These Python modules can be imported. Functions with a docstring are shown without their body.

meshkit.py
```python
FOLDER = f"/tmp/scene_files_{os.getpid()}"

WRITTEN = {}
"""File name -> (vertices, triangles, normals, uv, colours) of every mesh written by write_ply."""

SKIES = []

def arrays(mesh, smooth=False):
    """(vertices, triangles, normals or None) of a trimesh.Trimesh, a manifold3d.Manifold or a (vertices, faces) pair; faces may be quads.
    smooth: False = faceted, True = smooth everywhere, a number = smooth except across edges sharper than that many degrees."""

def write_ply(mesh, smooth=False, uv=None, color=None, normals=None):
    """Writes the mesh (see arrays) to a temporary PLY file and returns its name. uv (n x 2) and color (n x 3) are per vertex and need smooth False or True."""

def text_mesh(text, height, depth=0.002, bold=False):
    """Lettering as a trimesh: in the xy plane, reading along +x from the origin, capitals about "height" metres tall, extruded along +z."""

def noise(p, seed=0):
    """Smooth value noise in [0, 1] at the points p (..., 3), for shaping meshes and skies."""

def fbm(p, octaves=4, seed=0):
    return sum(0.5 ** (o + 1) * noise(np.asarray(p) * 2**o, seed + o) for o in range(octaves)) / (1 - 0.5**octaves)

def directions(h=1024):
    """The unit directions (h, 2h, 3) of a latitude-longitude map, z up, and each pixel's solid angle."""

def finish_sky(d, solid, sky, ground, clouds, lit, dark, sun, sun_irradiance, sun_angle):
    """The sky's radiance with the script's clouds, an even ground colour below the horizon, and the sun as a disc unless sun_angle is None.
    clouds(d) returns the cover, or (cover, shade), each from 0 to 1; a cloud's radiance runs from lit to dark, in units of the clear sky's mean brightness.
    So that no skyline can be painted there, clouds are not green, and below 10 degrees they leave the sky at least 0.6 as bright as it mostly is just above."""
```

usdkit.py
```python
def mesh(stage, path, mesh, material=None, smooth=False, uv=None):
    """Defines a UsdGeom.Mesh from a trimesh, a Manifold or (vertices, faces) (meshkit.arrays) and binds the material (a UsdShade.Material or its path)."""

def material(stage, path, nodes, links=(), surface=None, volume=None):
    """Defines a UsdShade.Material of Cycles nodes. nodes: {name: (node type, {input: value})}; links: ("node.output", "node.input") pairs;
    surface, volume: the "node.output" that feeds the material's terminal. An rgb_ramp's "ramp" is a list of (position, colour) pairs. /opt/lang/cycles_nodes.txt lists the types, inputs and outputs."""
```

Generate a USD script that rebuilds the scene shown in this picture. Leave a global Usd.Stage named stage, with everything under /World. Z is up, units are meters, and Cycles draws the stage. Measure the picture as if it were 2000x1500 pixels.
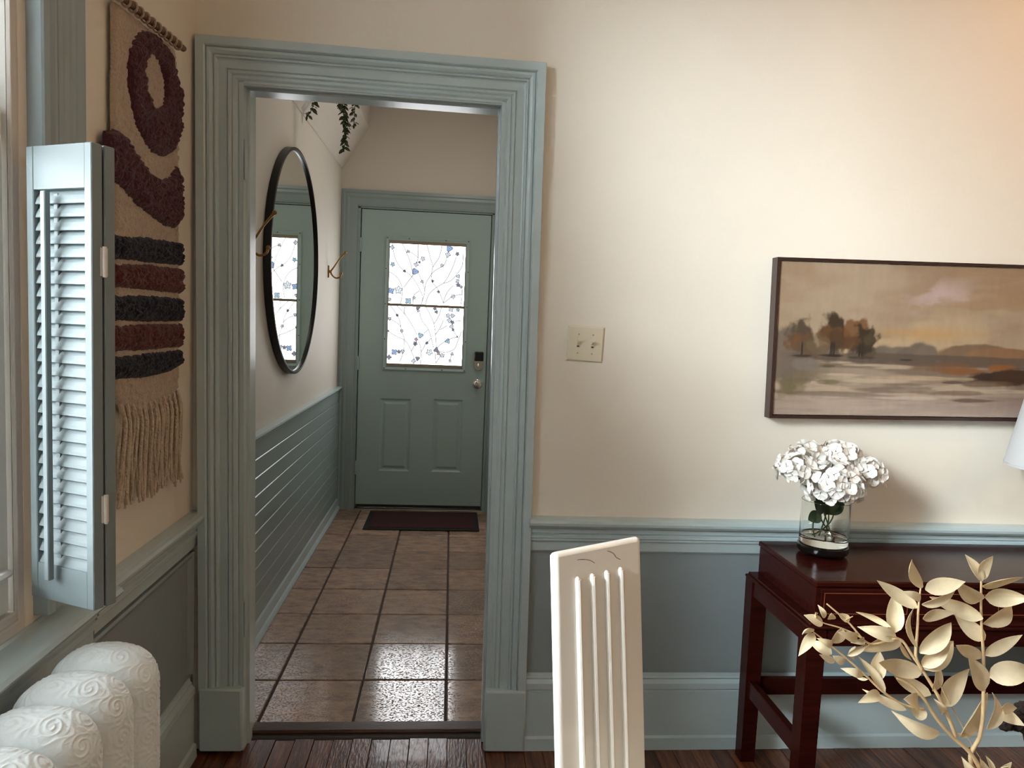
import math, random
import numpy as np, trimesh
from shapely.geometry import Polygon, box as sbox
import usdkit, meshkit
from pxr import Usd, UsdGeom, UsdLux, UsdShade, Gf, Sdf, Vt

stage = Usd.Stage.CreateInMemory()
UsdGeom.SetStageUpAxis(stage, 'Z')
UsdGeom.SetStageMetersPerUnit(stage, 1.0)
world = UsdGeom.Xform.Define(stage, '/World')
stage.SetDefaultPrim(world.GetPrim())
UsdGeom.Scope.Define(stage, '/World/Looks')
rng = np.random.default_rng(7)
PI = math.pi

# ---------------------------------------------------------------- camera, sky, lights, exposure
EXPOSURE = 0.6
SKY = 1.3            # overcast sky seen through the panes
WINDOW = 7.2        # daylight entering through the window beside the radiator
WINDOW_2 = 84.0      # unseen second window behind the camera, placed to light the back wall
UNSEEN_PENDANT = 64.0       # unseen warm lamp, out of view, lights the upper right wall
DOOR_GLASS = 4.4     # glow of the frosted entry door glass, standing in for daylight

cam = UsdGeom.Camera.Define(stage, '/World/camera')
CAM = (.7812, -2.2898, 1.3877)
r_, u_, f_ = (0.99580866, -0.0819289, 0.04065429), (-0.03372734, 0.08422707, 0.99587563), (0.08501519, 0.99307273, -0.0811108)
cam.AddTransformOp().Set(Gf.Matrix4d(*r_, 0, *u_, 0, -f_[0], -f_[1], -f_[2], 0, *CAM, 1))
cam.CreateHorizontalApertureAttr(36.0)
cam.CreateVerticalApertureAttr(27.0)
cam.CreateFocalLengthAttr(36.0 * 1421.45 / 2000)
cam.CreateClippingRangeAttr(Gf.Vec2f(0.05, 200))
cam.CreateExposureAttr(EXPOSURE)

dome = UsdLux.DomeLight.Define(stage, '/World/sky')
dome.CreateIntensityAttr(SKY)
dome.CreateColorAttr(Gf.Vec3f(.90, .96, 1.0))

def rect_light(name, pos, rot, w, h, intensity, color):
    l = UsdLux.RectLight.Define(stage, '/World/' + name)
    l.AddTranslateOp().Set(Gf.Vec3d(*pos))
    for ax, a in rot:
        getattr(l, 'AddRotate%sOp' % ax)().Set(a)
    l.CreateWidthAttr(w); l.CreateHeightAttr(h)
    l.CreateIntensityAttr(intensity); l.CreateColorAttr(Gf.Vec3f(*color))
    return l
DAY = (.93, .985, 1.0)
rect_light('daylight', (-1.1, -1.7, 2.35), [('Y', -70)], 1.9, 2.4, WINDOW, DAY)
rect_light('daylight_001', (-1.9, -3.7, 3.5), [('Y', -52)], 2.6, 2.4, WINDOW_2, DAY)  # out of view, lights the back wall through the unseen window
bulb_light = UsdLux.SphereLight.Define(stage, '/World/pendant_light')
bulb_light.AddTranslateOp().Set(Gf.Vec3d(3.12, -.85, 2.62))
bulb_light.CreateRadiusAttr(.06); bulb_light.CreateIntensityAttr(UNSEEN_PENDANT)
HALL_FILL = 1.7  # added fill light that brightens the hall tiles and entry door
rect_light('hall_light', (.85, 1.75, 2.93), [('X', 0)], .24, .24, HALL_FILL * 10, (1.0, .93, .83))
bulb_light.CreateColorAttr(Gf.Vec3f(1.0, .40, .04))

# ---------------------------------------------------------------- helpers
used = {}
def free(parent, name):
    k = (parent, name); n = used.get(k, 0); used[k] = n + 1
    return f'{parent}/{name}' if n == 0 else f'{parent}/{name}_{n:03d}'
def tag(p, label=None, cat=None, group=None, kind=None):
    for k, v in (('label', label), ('category', cat), ('group', group), ('kind', kind)):
        if v: p.SetCustomDataByKey(k, v)
    return p
def path_of(parent):
    return '/World' if parent is None else str(parent.GetPath())
def thing(name, label, cat, loc=(0, 0, 0), rotz=0, group=None, kind=None):
    x = UsdGeom.Xform.Define(stage, free('/World', name))
    x.AddTranslateOp().Set(Gf.Vec3d(*map(float, loc)))
    if rotz: x.AddRotateZOp().Set(float(rotz))
    return tag(x.GetPrim(), label, cat, group, kind)
def obj(name, mesh, mat, parent=None, smooth=False, label=None, cat=None, group=None, kind=None, color=None):
    m = usdkit.mesh(stage, free(path_of(parent), name), mesh, M[mat] if isinstance(mat, str) else mat, smooth)
    if color is not None:
        UsdGeom.PrimvarsAPI(m).CreatePrimvar('paint', Sdf.ValueTypeNames.Color3fArray, 'vertex').Set(Vt.Vec3fArray.FromNumpy(np.asarray(color, np.float32)))
    return tag(m.GetPrim(), label, cat, group, kind)
cat_ = trimesh.util.concatenate
def TM(v, f): return trimesh.Trimesh(np.asarray(v, float), np.asarray(f), process=False)
def hull(p): return trimesh.convex.convex_hull(np.asarray(p, float))
def bx(x0, x1, y0, y1, z0, z1, b=0.0):
    x0, x1 = min(x0, x1), max(x0, x1); y0, y1 = min(y0, y1), max(y0, y1); z0, z1 = min(z0, z1), max(z0, z1)
    if b <= 0:
        return trimesh.creation.box(bounds=[[x0, y0, z0], [x1, y1, z1]])
    p = []
    for i, x in enumerate((x0, x1)):
        for j, y in enumerate((y0, y1)):
            for k, z in enumerate((z0, z1)):
                sx, sy, sz = (1 - 2 * i) * b, (1 - 2 * j) * b, (1 - 2 * k) * b
                p += [(x + sx, y + sy, z), (x + sx, y, z + sz), (x, y + sy, z + sz)]
    return hull(p)
def prism(poly, O, D, H, S, s0, s1, m0=0., m1=0.):
    """profile poly [(d, h)] swept along S from s0 to s1; mitred ends move by m * d"""
    P = np.asarray(poly, float); O, D, H, S = (np.asarray(a, float) for a in (O, D, H, S))
    base = O + P[:, :1] * D + P[:, 1:] * H
    a = base + (s0 + m0 * P[:, :1]) * S; b = base + (s1 + m1 * P[:, :1]) * S
    n = len(P); v = np.vstack([a, b])
    f = []
    for i in range(n):
        j = (i + 1) % n
        f += [(i, j, n + j), (i, n + j, n + i)]
    vv, ff = trimesh.creation.triangulate_polygon(Polygon(P), engine='earcut')
    from scipy.spatial import cKDTree
    idx = cKDTree(P).query(np.asarray(vv)[:, :2])[1]
    for t in ff:
        i, j, k = idx[t]
        if len({i, j, k}) < 3: continue
        f += [(i, k, j), (n + i, n + j, n + k)]
    m = TM(v, f)
    if m.volume < 0: m.invert()
    return m
def lathe(prof, n=40, cap=True):
    """closed profile [(r, z)] revolved round z"""
    P = np.asarray(prof, float); k = len(P)
    a = np.linspace(0, 2 * PI, n, endpoint=False)
    v = np.stack([P[None, :, 0] * np.cos(a)[:, None], P[None, :, 0] * np.sin(a)[:, None], np.broadcast_to(P[None, :, 1], (n, k))], -1).reshape(-1, 3)
    f = []
    for i in range(n):
        ii = (i + 1) % n
        for j in range(k - 1):
            f += [(i * k + j, ii * k + j, ii * k + j + 1), (i * k + j, ii * k + j + 1, i * k + j + 1)]
    m = TM(v, f); m.merge_vertices(); m.update_faces(m.nondegenerate_faces())
    if m.volume < 0: m.invert()
    return m
def spline(p, n):
    p = np.asarray(p, float)
    if len(p) < 3:
        t = np.linspace(0, 1, n)[:, None]; return p[0] * (1 - t) + p[-1] * t
    from scipy.interpolate import PchipInterpolator
    d = np.r_[0, np.cumsum(np.linalg.norm(np.diff(p, axis=0), axis=1))]
    return PchipInterpolator(d, p)(np.linspace(0, d[-1], n))
def tube(p, r, sides=8, n=None):
    p = spline(p, n or max(4, 3 * len(p)))
    r = np.interp(np.linspace(0, 1, len(p)), np.linspace(0, 1, np.size(r)), np.atleast_1d(r))
    t = np.gradient(p, axis=0); t /= np.linalg.norm(t, axis=1, keepdims=True) + 1e-12
    ref = np.array([0, 0, 1.]) if abs(t[:, 2]).mean() < .8 else np.array([1., 0, 0])
    a = np.cross(t, ref); a /= np.linalg.norm(a, axis=1, keepdims=True) + 1e-12
    b = np.cross(t, a); g = np.arange(sides) * 2 * PI / sides
    v = (p[:, None] + r[:, None, None] * (np.cos(g)[None, :, None] * a[:, None] + np.sin(g)[None, :, None] * b[:, None])).reshape(-1, 3)
    f = []; m = len(p)
    for i in range(m - 1):
        for j in range(sides):
            k = (j + 1) % sides
            f += [(i * sides + j, i * sides + k, (i + 1) * sides + k), (i * sides + j, (i + 1) * sides + k, (i + 1) * sides + j)]
    v = np.vstack([v, p[0], p[-1]])
    for j in range(sides):
        k = (j + 1) % sides
        f += [(m * sides, k, j), (m * sides + 1, (m - 1) * sides + j, (m - 1) * sides + k)]
    o = TM(v, f)
    if o.volume < 0: o.invert()
    return o
def blade(base, tip, width, normal, bend=.1, cup=.15, thick=.0006, rows=9, cols=5, fat=.42, ruffle=0., seed=0, point=False):
    """a leaf or petal: from base to tip, with real thickness"""
    base, tip, normal = (np.asarray(a, float) for a in (base, tip, normal))
    ax = tip - base; L = np.linalg.norm(ax); ax /= L
    side = np.cross(normal, ax); side /= np.linalg.norm(side) + 1e-9
    nn = np.cross(ax, side)
    t = np.linspace(0, 1, rows)
    w = np.sin(PI * t ** (math.log(.5) / math.log(fat))) ** .8 * width / 2
    if point: w = t ** .6 * (1 - t) ** 1.0 / (.375 ** .6 * .625) * width / 2
    w[0] = width * .05; w[-1] = width * .01
    s = np.linspace(-1, 1, cols)
    r = np.random.default_rng(seed)
    ph = r.uniform(0, 6.28, 2)
    T, Sg = np.meshgrid(t, s, indexing='ij')
    off = bend * L * (np.sin(PI * T) - .35 * T ** 2) + cup * w[:, None] * (Sg ** 2) + ruffle * width * Sg ** 2 * np.sin(9 * T + ph[0] + Sg * 2)
    v = base + (T * L)[..., None] * ax + (Sg * w[:, None])[..., None] * side + off[..., None] * nn
    v = v.reshape(-1, 3); nv = len(v)
    v = np.vstack([v, v - nn * thick])
    f = []
    for i in range(rows - 1):
        for j in range(cols - 1):
            a, b, c, d = i * cols + j, i * cols + j + 1, (i + 1) * cols + j + 1, (i + 1) * cols + j
            f += [(a, b, c), (a, c, d), (nv + a, nv + c, nv + b), (nv + a, nv + d, nv + c)]
    ring = [j for j in range(cols)] + [i * cols + cols - 1 for i in range(1, rows)] + [(rows - 1) * cols + j for j in range(cols - 2, -1, -1)] + [i * cols for i in range(rows - 2, 0, -1)]
    for a, b in zip(ring, ring[1:] + ring[:1]):
        f += [(a, nv + a, nv + b), (a, nv + b, b)]
    o = TM(v, f)
    return o
def extrude_xz(poly, y0, y1):
    m = trimesh.creation.extrude_polygon(poly, abs(y1 - y0), engine='earcut')
    v = m.vertices.copy()
    o = TM(np.c_[v[:, 0], min(y0, y1) + v[:, 2], v[:, 1]], m.faces[:, ::-1])
    if o.volume < 0: o.invert()
    return o
def extrude_yz(poly, x0, x1):
    m = trimesh.creation.extrude_polygon(poly, abs(x1 - x0), engine='earcut')
    v = m.vertices.copy()
    o = TM(np.c_[min(x0, x1) + v[:, 2], v[:, 0], v[:, 1]], m.faces)
    if o.volume < 0: o.invert()
    return o
def lin(c):
    c = np.asarray(c, float) / 255
    return tuple(np.where(c <= .04045, c / 12.92, ((c + .055) / 1.055) ** 2.4))

# ---------------------------------------------------------------- materials
M = {}
def mat(name, rgb, rough=.5, bump=None, var=0., var_scale=6., var_stretch=(1, 1, 1), per_object=0., metal=0., coat=0., sheen=0., spec=.5, trans=0., ior=1.5, ramp=None, emit=0., transl=0., detail=5., pits=False):
    """procedural principled material; rgb is sRGB 0-255. bump = (scale, strength, distance[, stretch])"""
    nodes = {'p': ('principled_bsdf', {'roughness': rough, 'metallic': metal, 'coat_weight': coat, 'sheen_weight': sheen, 'specular_ior_level': spec, 'transmission_weight': trans, 'ior': ior})}
    links = []
    base = lin(rgb)
    nodes['p'][1]['base_color'] = base
    if emit: nodes['p'][1].update(emission_color=base, emission_strength=emit)
    src = None
    if var or ramp or bump: nodes['g'] = ('geometry', {})
    if var or ramp:
        nodes['mp'] = ('mapping', {'scale': var_stretch}); links.append(('g.position', 'mp.vector'))
        nodes['n'] = ('noise_texture', {'scale': var_scale, 'detail': detail, 'roughness': .6 if detail < 6 else .78})
        if per_object:
            nodes['oi'] = ('object_info', {}); nodes['om'] = ('math', {'math_type': 'multiply', 'value2': 37.}); nodes['ov'] = ('vector_math', {'math_type': 'add'})
            links += [('oi.random', 'om.value1'), ('mp.vector', 'ov.vector1'), ('om.value', 'ov.vector2'), ('ov.vector', 'n.vector')]
        else: links.append(('mp.vector', 'n.vector'))
        stops = [(p, lin(c)) for p, c in ramp] if ramp else [(.25, tuple(np.array(base) * (1 - var))), (.75, tuple(np.minimum(1, np.array(base) * (1 + var))))]
        nodes['r'] = ('rgb_ramp', {'ramp': stops}); links.append(('n.fac', 'r.fac')); src = 'r.color'
        if per_object:
            nodes['h'] = ('hsv', {}); nodes['mr'] = ('map_range', {'to_min': 1 - per_object, 'to_max': 1 + per_object})
            links += [('oi.random', 'mr.value'), ('mr.result', 'h.value'), (src, 'h.color')]; src = 'h.color'
        links.append((src, 'p.base_color'))
    if bump:
        st = bump[3] if len(bump) > 3 else (1, 1, 1)
        nodes['bm'] = ('mapping', {'scale': st}); links.append(('g.position', 'bm.vector'))
        nodes['bn'] = ('noise_texture', {'scale': bump[0], 'detail': 3.}); links.append(('bm.vector', 'bn.vector'))
        nodes['b'] = ('bump', {'strength': bump[1], 'distance': bump[2]}); links.append(('b.normal', 'p.normal'))
        if pits: nodes['br'] = ('rgb_ramp', {'ramp': [(.30, (0, 0, 0)), (.46, (1, 1, 1))]}); links += [('bn.fac', 'br.fac'), ('br.color', 'b.height')]
        else: links.append(('bn.fac', 'b.height'))
    surf = 'p.BSDF'
    if transl:
        nodes['t'] = ('translucent_bsdf', {'color': base}); nodes['mx'] = ('mix_closure', {'fac': transl})
        links += [('p.BSDF', 'mx.closure1'), ('t.BSDF', 'mx.closure2')]; surf = 'mx.closure'
        if src: links.append((src, 't.color'))
    M[name] = usdkit.material(stage, '/World/Looks/' + name, nodes, links, surface=surf)
mat('cream_wall', (233, 225, 212), .62, bump=(55, .12, .004), var=.02, var_scale=1.5)
mat('hall_wall', (220, 213, 202), .6, bump=(40, .15, .004), var=.02, var_scale=1.5)
mat('tan_wall', (206, 182, 150), .65)  # tan given to the unseen right wall to warm and dim bounced light
mat('ceiling_white', (226, 220, 208), .8)
mat('trim_paint', (186, 203, 207), .27, bump=(45, .035, .002), var=.03, var_scale=5)
mat('wainscot_paint', (147, 159, 163), .33, bump=(30, .16, .004), var=.03, var_scale=4)
mat('hall_trim', (150, 167, 166), .3, bump=(60, .12, .002), var=.03)
mat('door_paint', (168, 190, 187), .36, bump=(80, .06, .002), var=.02)
mat('casing_paint', (156, 171, 176), .45, bump=(60, .03, .002), var=.02)
mat('shutter_paint', (120, 131, 134), .5, bump=(60, .03, .002), var=.02)
mat('white_vinyl', (236, 234, 230), .35)
mat('old_white', (214, 206, 200), .5, bump=(25, .2, .003))
mat('radiator_paint', (232, 240, 243), .33, bump=(160, .15, .002), var=.02)
mat('chair_lacquer', (244, 239, 230), .2, coat=.4, var=.015)
mat('crack_dark', (96, 88, 80), .7)
mat('mahogany', (46, 14, 10), .16, spec=.12, var=.35, var_scale=9, var_stretch=(1, 8, 8), bump=(60, .05, .002, (1, 8, 8)))
mat('inlay', (128, 66, 42), .35)
mat('plank_wood', (96, 52, 30), .25, coat=.25, var=.4, var_scale=7, var_stretch=(9, .9, 1), per_object=.35, bump=(22, .35, .004, (6, 1.2, 1)),
    ramp=[(.2, (34, 17, 11)), (.45, (88, 46, 26)), (.62, (116, 66, 38)), (.85, (142, 88, 52))])
mat('plank_under', (22, 12, 8), .7)
mat('threshold_wood', (74, 50, 40), .4, var=.35, var_scale=8, var_stretch=(1, 9, 9), bump=(30, .3, .004, (1, 8, 8)))
mat('dark_worn_wood', (40, 25, 18), .55, bump=(30, .4, .004, (1, 6, 6)))
mat('hall_tile', (140, 108, 88), .12, ior=2.2, pits=True, per_object=.24, var=.3, var_scale=11, var_stretch=(1.0, 2.2, 1), detail=9., bump=(120, .5, .003, (1, 1.3, 1)),
    ramp=[(.2, (78, 58, 50)), (.40, (140, 110, 93)), (.6, (184, 148, 122)), (.82, (206, 164, 122))])
mat('grout', (66, 54, 47), .8, bump=(120, .4, .003))
mat('mat_fibre', (52, 22, 20), .95, var=.6, var_scale=60, bump=(200, .6, .004), ramp=[(.35, (30, 20, 20)), (.5, (72, 26, 24)), (.65, (38, 30, 34))])
mat('mat_rubber', (24, 23, 25), .8)
mat('black_metal', (22, 22, 24), .35, metal=.2)
mat('mirror_glass', (226, 230, 226), .015, metal=1.)
mat('brass', (150, 116, 58), .32, metal=1.)
mat('chrome', (196, 190, 182), .2, metal=1.)
mat('bright_metal', (214, 208, 200), .22, metal=1.)
mat('black_plastic', (12, 12, 13), .3)
mat('almond_plastic', (224, 215, 194), .35)
mat('screw_paint', (170, 160, 140), .4)
mat('window_bead', (150, 140, 126), .4, metal=.3)
mat('frame_wood', (52, 33, 28), .35, var=.2, var_scale=12, var_stretch=(6, 6, 1))
mat('canvas_edge', (206, 194, 180), .8)
mat('dowel_wood', (122, 92, 76), .6, var=.2, var_scale=30)
mat('cream_yarn', (188, 168, 148), .9, sheen=.3, var=.15, var_scale=70, bump=(220, .8, .006))
mat('cream_wool', (206, 188, 164), .9, sheen=.3, var=.15, var_scale=40, bump=(150, .9, .008))
mat('plum_wool', (76, 30, 46), .95, sheen=.2, var=.4, var_scale=90, bump=(170, 1., .008))
mat('burgundy_wool', (92, 34, 34), .95, sheen=.2, var=.35, var_scale=90, bump=(170, 1., .008))
mat('navy_wool', (16, 22, 46), .95, sheen=.15, var=.35, var_scale=90, bump=(170, 1., .008))
mat('petal', (244, 241, 236), .55, transl=.22, var=.02)
mat('petal_centre', (214, 206, 150), .6)
mat('stem_green', (52, 74, 40), .5, var=.2, var_scale=40)
mat('leaf_green', (40, 60, 34), .5, transl=.15, var=.25, var_scale=40)
mat('hanging_leaf', (82, 92, 66), .6, transl=.2, var=.2, var_scale=30)
mat('dried_leaf', (238, 219, 184), .5, transl=.25, var=.2, var_scale=22, bump=(300, .2, .001))
mat('dried_stem', (214, 184, 140), .6, var=.15, var_scale=60)
mat('seed_pod', (34, 19, 15), .8, bump=(240, 1., .003))
mat('terracotta', (150, 96, 72), .7)
mat('stoneware', (92, 84, 78), .4)
mat('lamp_shade', (206, 206, 208), .8, transl=.2)
mat('lamp_body', (214, 208, 198), .3)
mat('table_oak', (128, 90, 58), .4, var=.25, var_scale=8, var_stretch=(1, 8, 8))
mat('vase_glass', (250, 252, 250), .01, trans=1., ior=1.45)
mat('vase_water', (244, 246, 240), .0, trans=1., ior=1.33)
mat('smoked_base', (16, 13, 12), .12)
mat('seat_fabric', (206, 196, 182), .9)
M['pane'] = usdkit.material(stage, '/World/Looks/pane', {'t': ('transparent_bsdf', {'color': (.96, .98, .98)}), 'g': ('glossy_bsdf', {'roughness': .02, 'color': (1, 1, 1)}), 'f': ('fresnel', {'IOR': 1.45}), 'm': ('mix_closure', {})},
    [('f.fac', 'm.fac'), ('t.BSDF', 'm.closure1'), ('g.BSDF', 'm.closure2')], surface='m.closure')
# decorative film on the door glass: it emits in place of daylight behind it, print colour from the mesh
M['lit_film'] = usdkit.material(stage, '/World/Looks/lit_film', {'a': ('attribute', {'attribute': 'paint'}), 'e': ('emission', {'strength': DOOR_GLASS})}, [('a.color', 'e.color')], surface='e.emission')
M['painted_canvas'] = usdkit.material(stage, '/World/Looks/painted_canvas', {'a': ('attribute', {'attribute': 'paint'}), 'g': ('geometry', {}), 'n': ('noise_texture', {'scale': 160., 'detail': 3.}), 'b': ('bump', {'strength': .15, 'distance': .002}), 'p': ('principled_bsdf', {'roughness': .6})},
    [('a.color', 'p.base_color'), ('g.position', 'n.vector'), ('n.fac', 'b.height'), ('b.normal', 'p.normal')], surface='p.BSDF')
M['bulb'] = usdkit.material(stage, '/World/Looks/bulb', {'e': ('emission', {'color': (1., .6, .28), 'strength': 12.})}, [], surface='e.emission')

# ================================================================ the setting
RX, RY, RZ = 5.4, -4.9, 3.15           # the dining room
HY, HZ = 3.0, 3.0                      # the entry hall behind the doorway
def struct(name, mesh, m, label, cat, parent=None, smooth=False):
    return obj(name, mesh, m, parent, smooth, label, cat, kind='structure')

# ---- dining room floor: narrow strip boards running towards the hall
fl = thing('floor', 'dark worn strip-wood floor of the dining room', 'floor', kind='structure')
obj('subfloor', bx(-.2, RX + .1, RY - .2, .08, -.09, -.012), 'plank_under', fl)
pw = .0622
x = .004; k = 0
prng = random.Random(3)
while x < RX:
    y1 = .07; first = True
    while y1 > RY:
        L = prng.uniform(1.5, 2.6) if not first else prng.uniform(.7, 2.2)
        y0 = max(RY, y1 - L)
        dz = prng.uniform(-.0012, .0012)
        w = min(pw - .0012, RX - x)
        if w < .01: break
        obj('plank', bx(x, x + w, y0 + .0008, y1 - .0008, -.02, dz, .0012), 'plank_wood', fl)
        y1 = y0; first = False
        if x > 3.0: break
    x += pw
# ---- hall floor: square tiles in dark grout
hf = thing('hall_floor', 'brown stone-look tiled floor of the entry hall', 'floor', kind='structure')
obj('grout', bx(-.16, 1.42, .126, HY + .15, -.06, -.0045), 'grout', hf)
J0, Y0, TS = .1662, .4458, .32
for i in range(-1, 4):
    for j in range(-1, 9):
        x0, x1 = max(-.02, J0 + i * TS + .0045), min(1.25, J0 + (i + 1) * TS - .0045)
        y0, y1 = max(.137, Y0 + j * TS + .0045), min(HY + .02, Y0 + (j + 1) * TS - .0045)
        if x1 - x0 < .02 or y1 - y0 < .02: continue
        dz = rng.uniform(-.0012, .0012)
        obj('tile', bx(x0, x1, y0, y1, -.03, .0015 + dz, .003), 'hall_tile', hf)
# threshold strip between the two
th = thing('threshold', 'worn wooden threshold strip under the doorway', 'threshold', kind='structure')
obj('saddle', prism([(0, -.02), (0, .008), (.006, .0145), (.05, .0165), (.06, .012), (.062, -.02)], (0, .073, 0), (0, 1, 0), (0, 0, 1), (1, 0, 0), .150, .932), 'threshold_wood', th, 30)
obj('nosing', prism([(0, -.02), (0, -.001), (.01, .004), (.03, .004), (.03, -.02)], (0, .043, 0), (0, 1, 0), (0, 0, 1), (1, 0, 0), .150, .932), 'dark_worn_wood', th, 30)

# ---- walls
DX0, DX1, DZ = .135, .945, 2.075
struct('wall_back', extrude_xz(Polygon([(-.15, 0), (DX0, 0), (DX0, DZ), (DX1, DZ), (DX1, 0), (RX + .15, 0), (RX + .15, RZ), (-.15, RZ)]), 0, .12), 'cream_wall', 'cream plaster wall around the hall doorway', 'wall')
WY0, WY1, WZ0, WZ1 = -2.0, -.89, .775, 2.6
W2 = (-4.05, -3.1)
struct('wall_left', extrude_yz(Polygon([(RY - .15, 0), (0, 0), (0, RZ), (RY - .15, RZ)], [[(WY0, WZ0), (WY1, WZ0), (WY1, WZ1), (WY0, WZ1)], [(W2[0], WZ0), (W2[1], WZ0), (W2[1], WZ1), (W2[0], WZ1)]]), -.15, 0), 'cream_wall', 'cream plaster wall with the shuttered window', 'wall')
struct('wall_right', bx(RX, RX + .15, RY, 0, 0, RZ), 'tan_wall', 'unseen wall on the right, tan tone added to warm and dim the bounce', 'wall')
struct('wall_front', extrude_xz(Polygon([(-.15, 0), (RX + .15, 0), (RX + .15, RZ), (-.15, RZ)]), RY - .15, RY), 'cream_wall', 'cream wall behind the camera', 'wall')
struct('ceiling', bx(-.15, RX + .15, RY - .15, .12, RZ, RZ + .1), 'ceiling_white', 'white dining room ceiling', 'ceiling')
HX = 1.25
struct('wall_hall_left', bx(-.17, -.02, .12, HY + .15, -.05, HZ), 'hall_wall', 'off-white hall wall with mirror and coat hooks', 'wall')
struct('wall_hall_right', bx(HX, HX + .15, .12, HY + .15, -.05, HZ), 'hall_wall', 'off-white hall wall opposite the mirror', 'wall')
struct('wall_hall_end', extrude_xz(Polygon([(-.02, -.05), (.095, -.05), (.095, 2.185), (1.065, 2.185), (1.065, -.05), (HX, -.05), (HX, HZ), (-.02, HZ)]), HY, HY + .15), 'hall_wall', 'beige hall wall above the entry door', 'wall')
struct('ceiling_hall', bx(-.17, HX + .15, .12, HY + .15, HZ, HZ + .1), 'ceiling_white', 'white ceiling of the entry hall', 'ceiling')
struct('ceiling_hall_soffit', prism([(-.02, 2.425), (.158, 2.715), (.158, HZ), (-.02, HZ)], (0, 0, 0), (1, 0, 0), (0, 0, 1), (0, 1, 0), .12, HY), 'hall_wall', 'sloped plaster soffit along the left side of the hall ceiling', 'ceiling')
struct('trim_hall_bead', tube([(-.018, .12, 2.418), (-.018, HY, 2.432)], .006, 6), 'hall_wall', 'thin plaster bead under the sloped hall soffit', 'trim')

# ---- doorway casing (old and slightly out of plumb)
CAS = [(0, 0), (0, .030), (.002, .034), (.025, .034), (.028, .031), (.030, .025), (.033, .029), (.040, .030), (.047, .026), (.050, .021), (.053, .025), (.057, .025), (.060, .0195), (.064, .018),
       (.085, .018), (.088, .014), (.091, .019), (.097, .018), (.101, .014), (.104, .0175), (.111, .016), (.117, .012), (.119, .009), (.129, .0085), (.131, 0)]
def lean(m):
    v = m.vertices.copy(); v[:, 0] += .0105 * (2.05 - v[:, 2]); v[:, 2] -= .010 * v[:, 0]; m.vertices = v; return m
dc = thing('trim_1', 'blue-grey moulded casing round the doorway to the hall', 'door casing', kind='structure')
CX0, CX1, CZ = .010, 1.042, 2.192
obj('side_casing', lean(prism(CAS, (CX0, 0, 0), (1, 0, 0), (0, -1, 0), (0, 0, 1), .21, CZ, 0, -1)), 'trim_paint', dc)
obj('side_casing', lean(prism(CAS, (CX1, 0, 0), (-1, 0, 0), (0, -1, 0), (0, 0, 1), .21, CZ, 0, -1)), 'trim_paint', dc)
obj('head_casing', lean(prism(CAS, (0, 0, CZ), (0, 0, -1), (0, -1, 0), (1, 0, 0), CX0, CX1, 1, -1)), 'trim_paint', dc)
for xa, xb in ((CX0 + .002, .146), (.909, CX1)):
    obj('plinth_block', lean(bx(xa, xb, -.040, 0, 0.012, .217, .006)), 'trim_paint', dc, 40)
JB = [(0, 0), (.135, 0), (.135, .018), (.062, .018), (.060, .026), (.035, .026), (.033, .018), (0, .018)]
def jamb_board(side):
    xo = .130 if side < 0 else .925
    return lean(prism([(d, h) for d, h in [(0, 0), (.135, 0), (.135, .014), (.072, .014), (.070, .022), (.040, .022), (.038, .014), (0, .014)]], (xo, -.012, 0), (0, 1, 0), (-side, 0, 0), (0, 0, 1), .0, 2.07))
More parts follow.
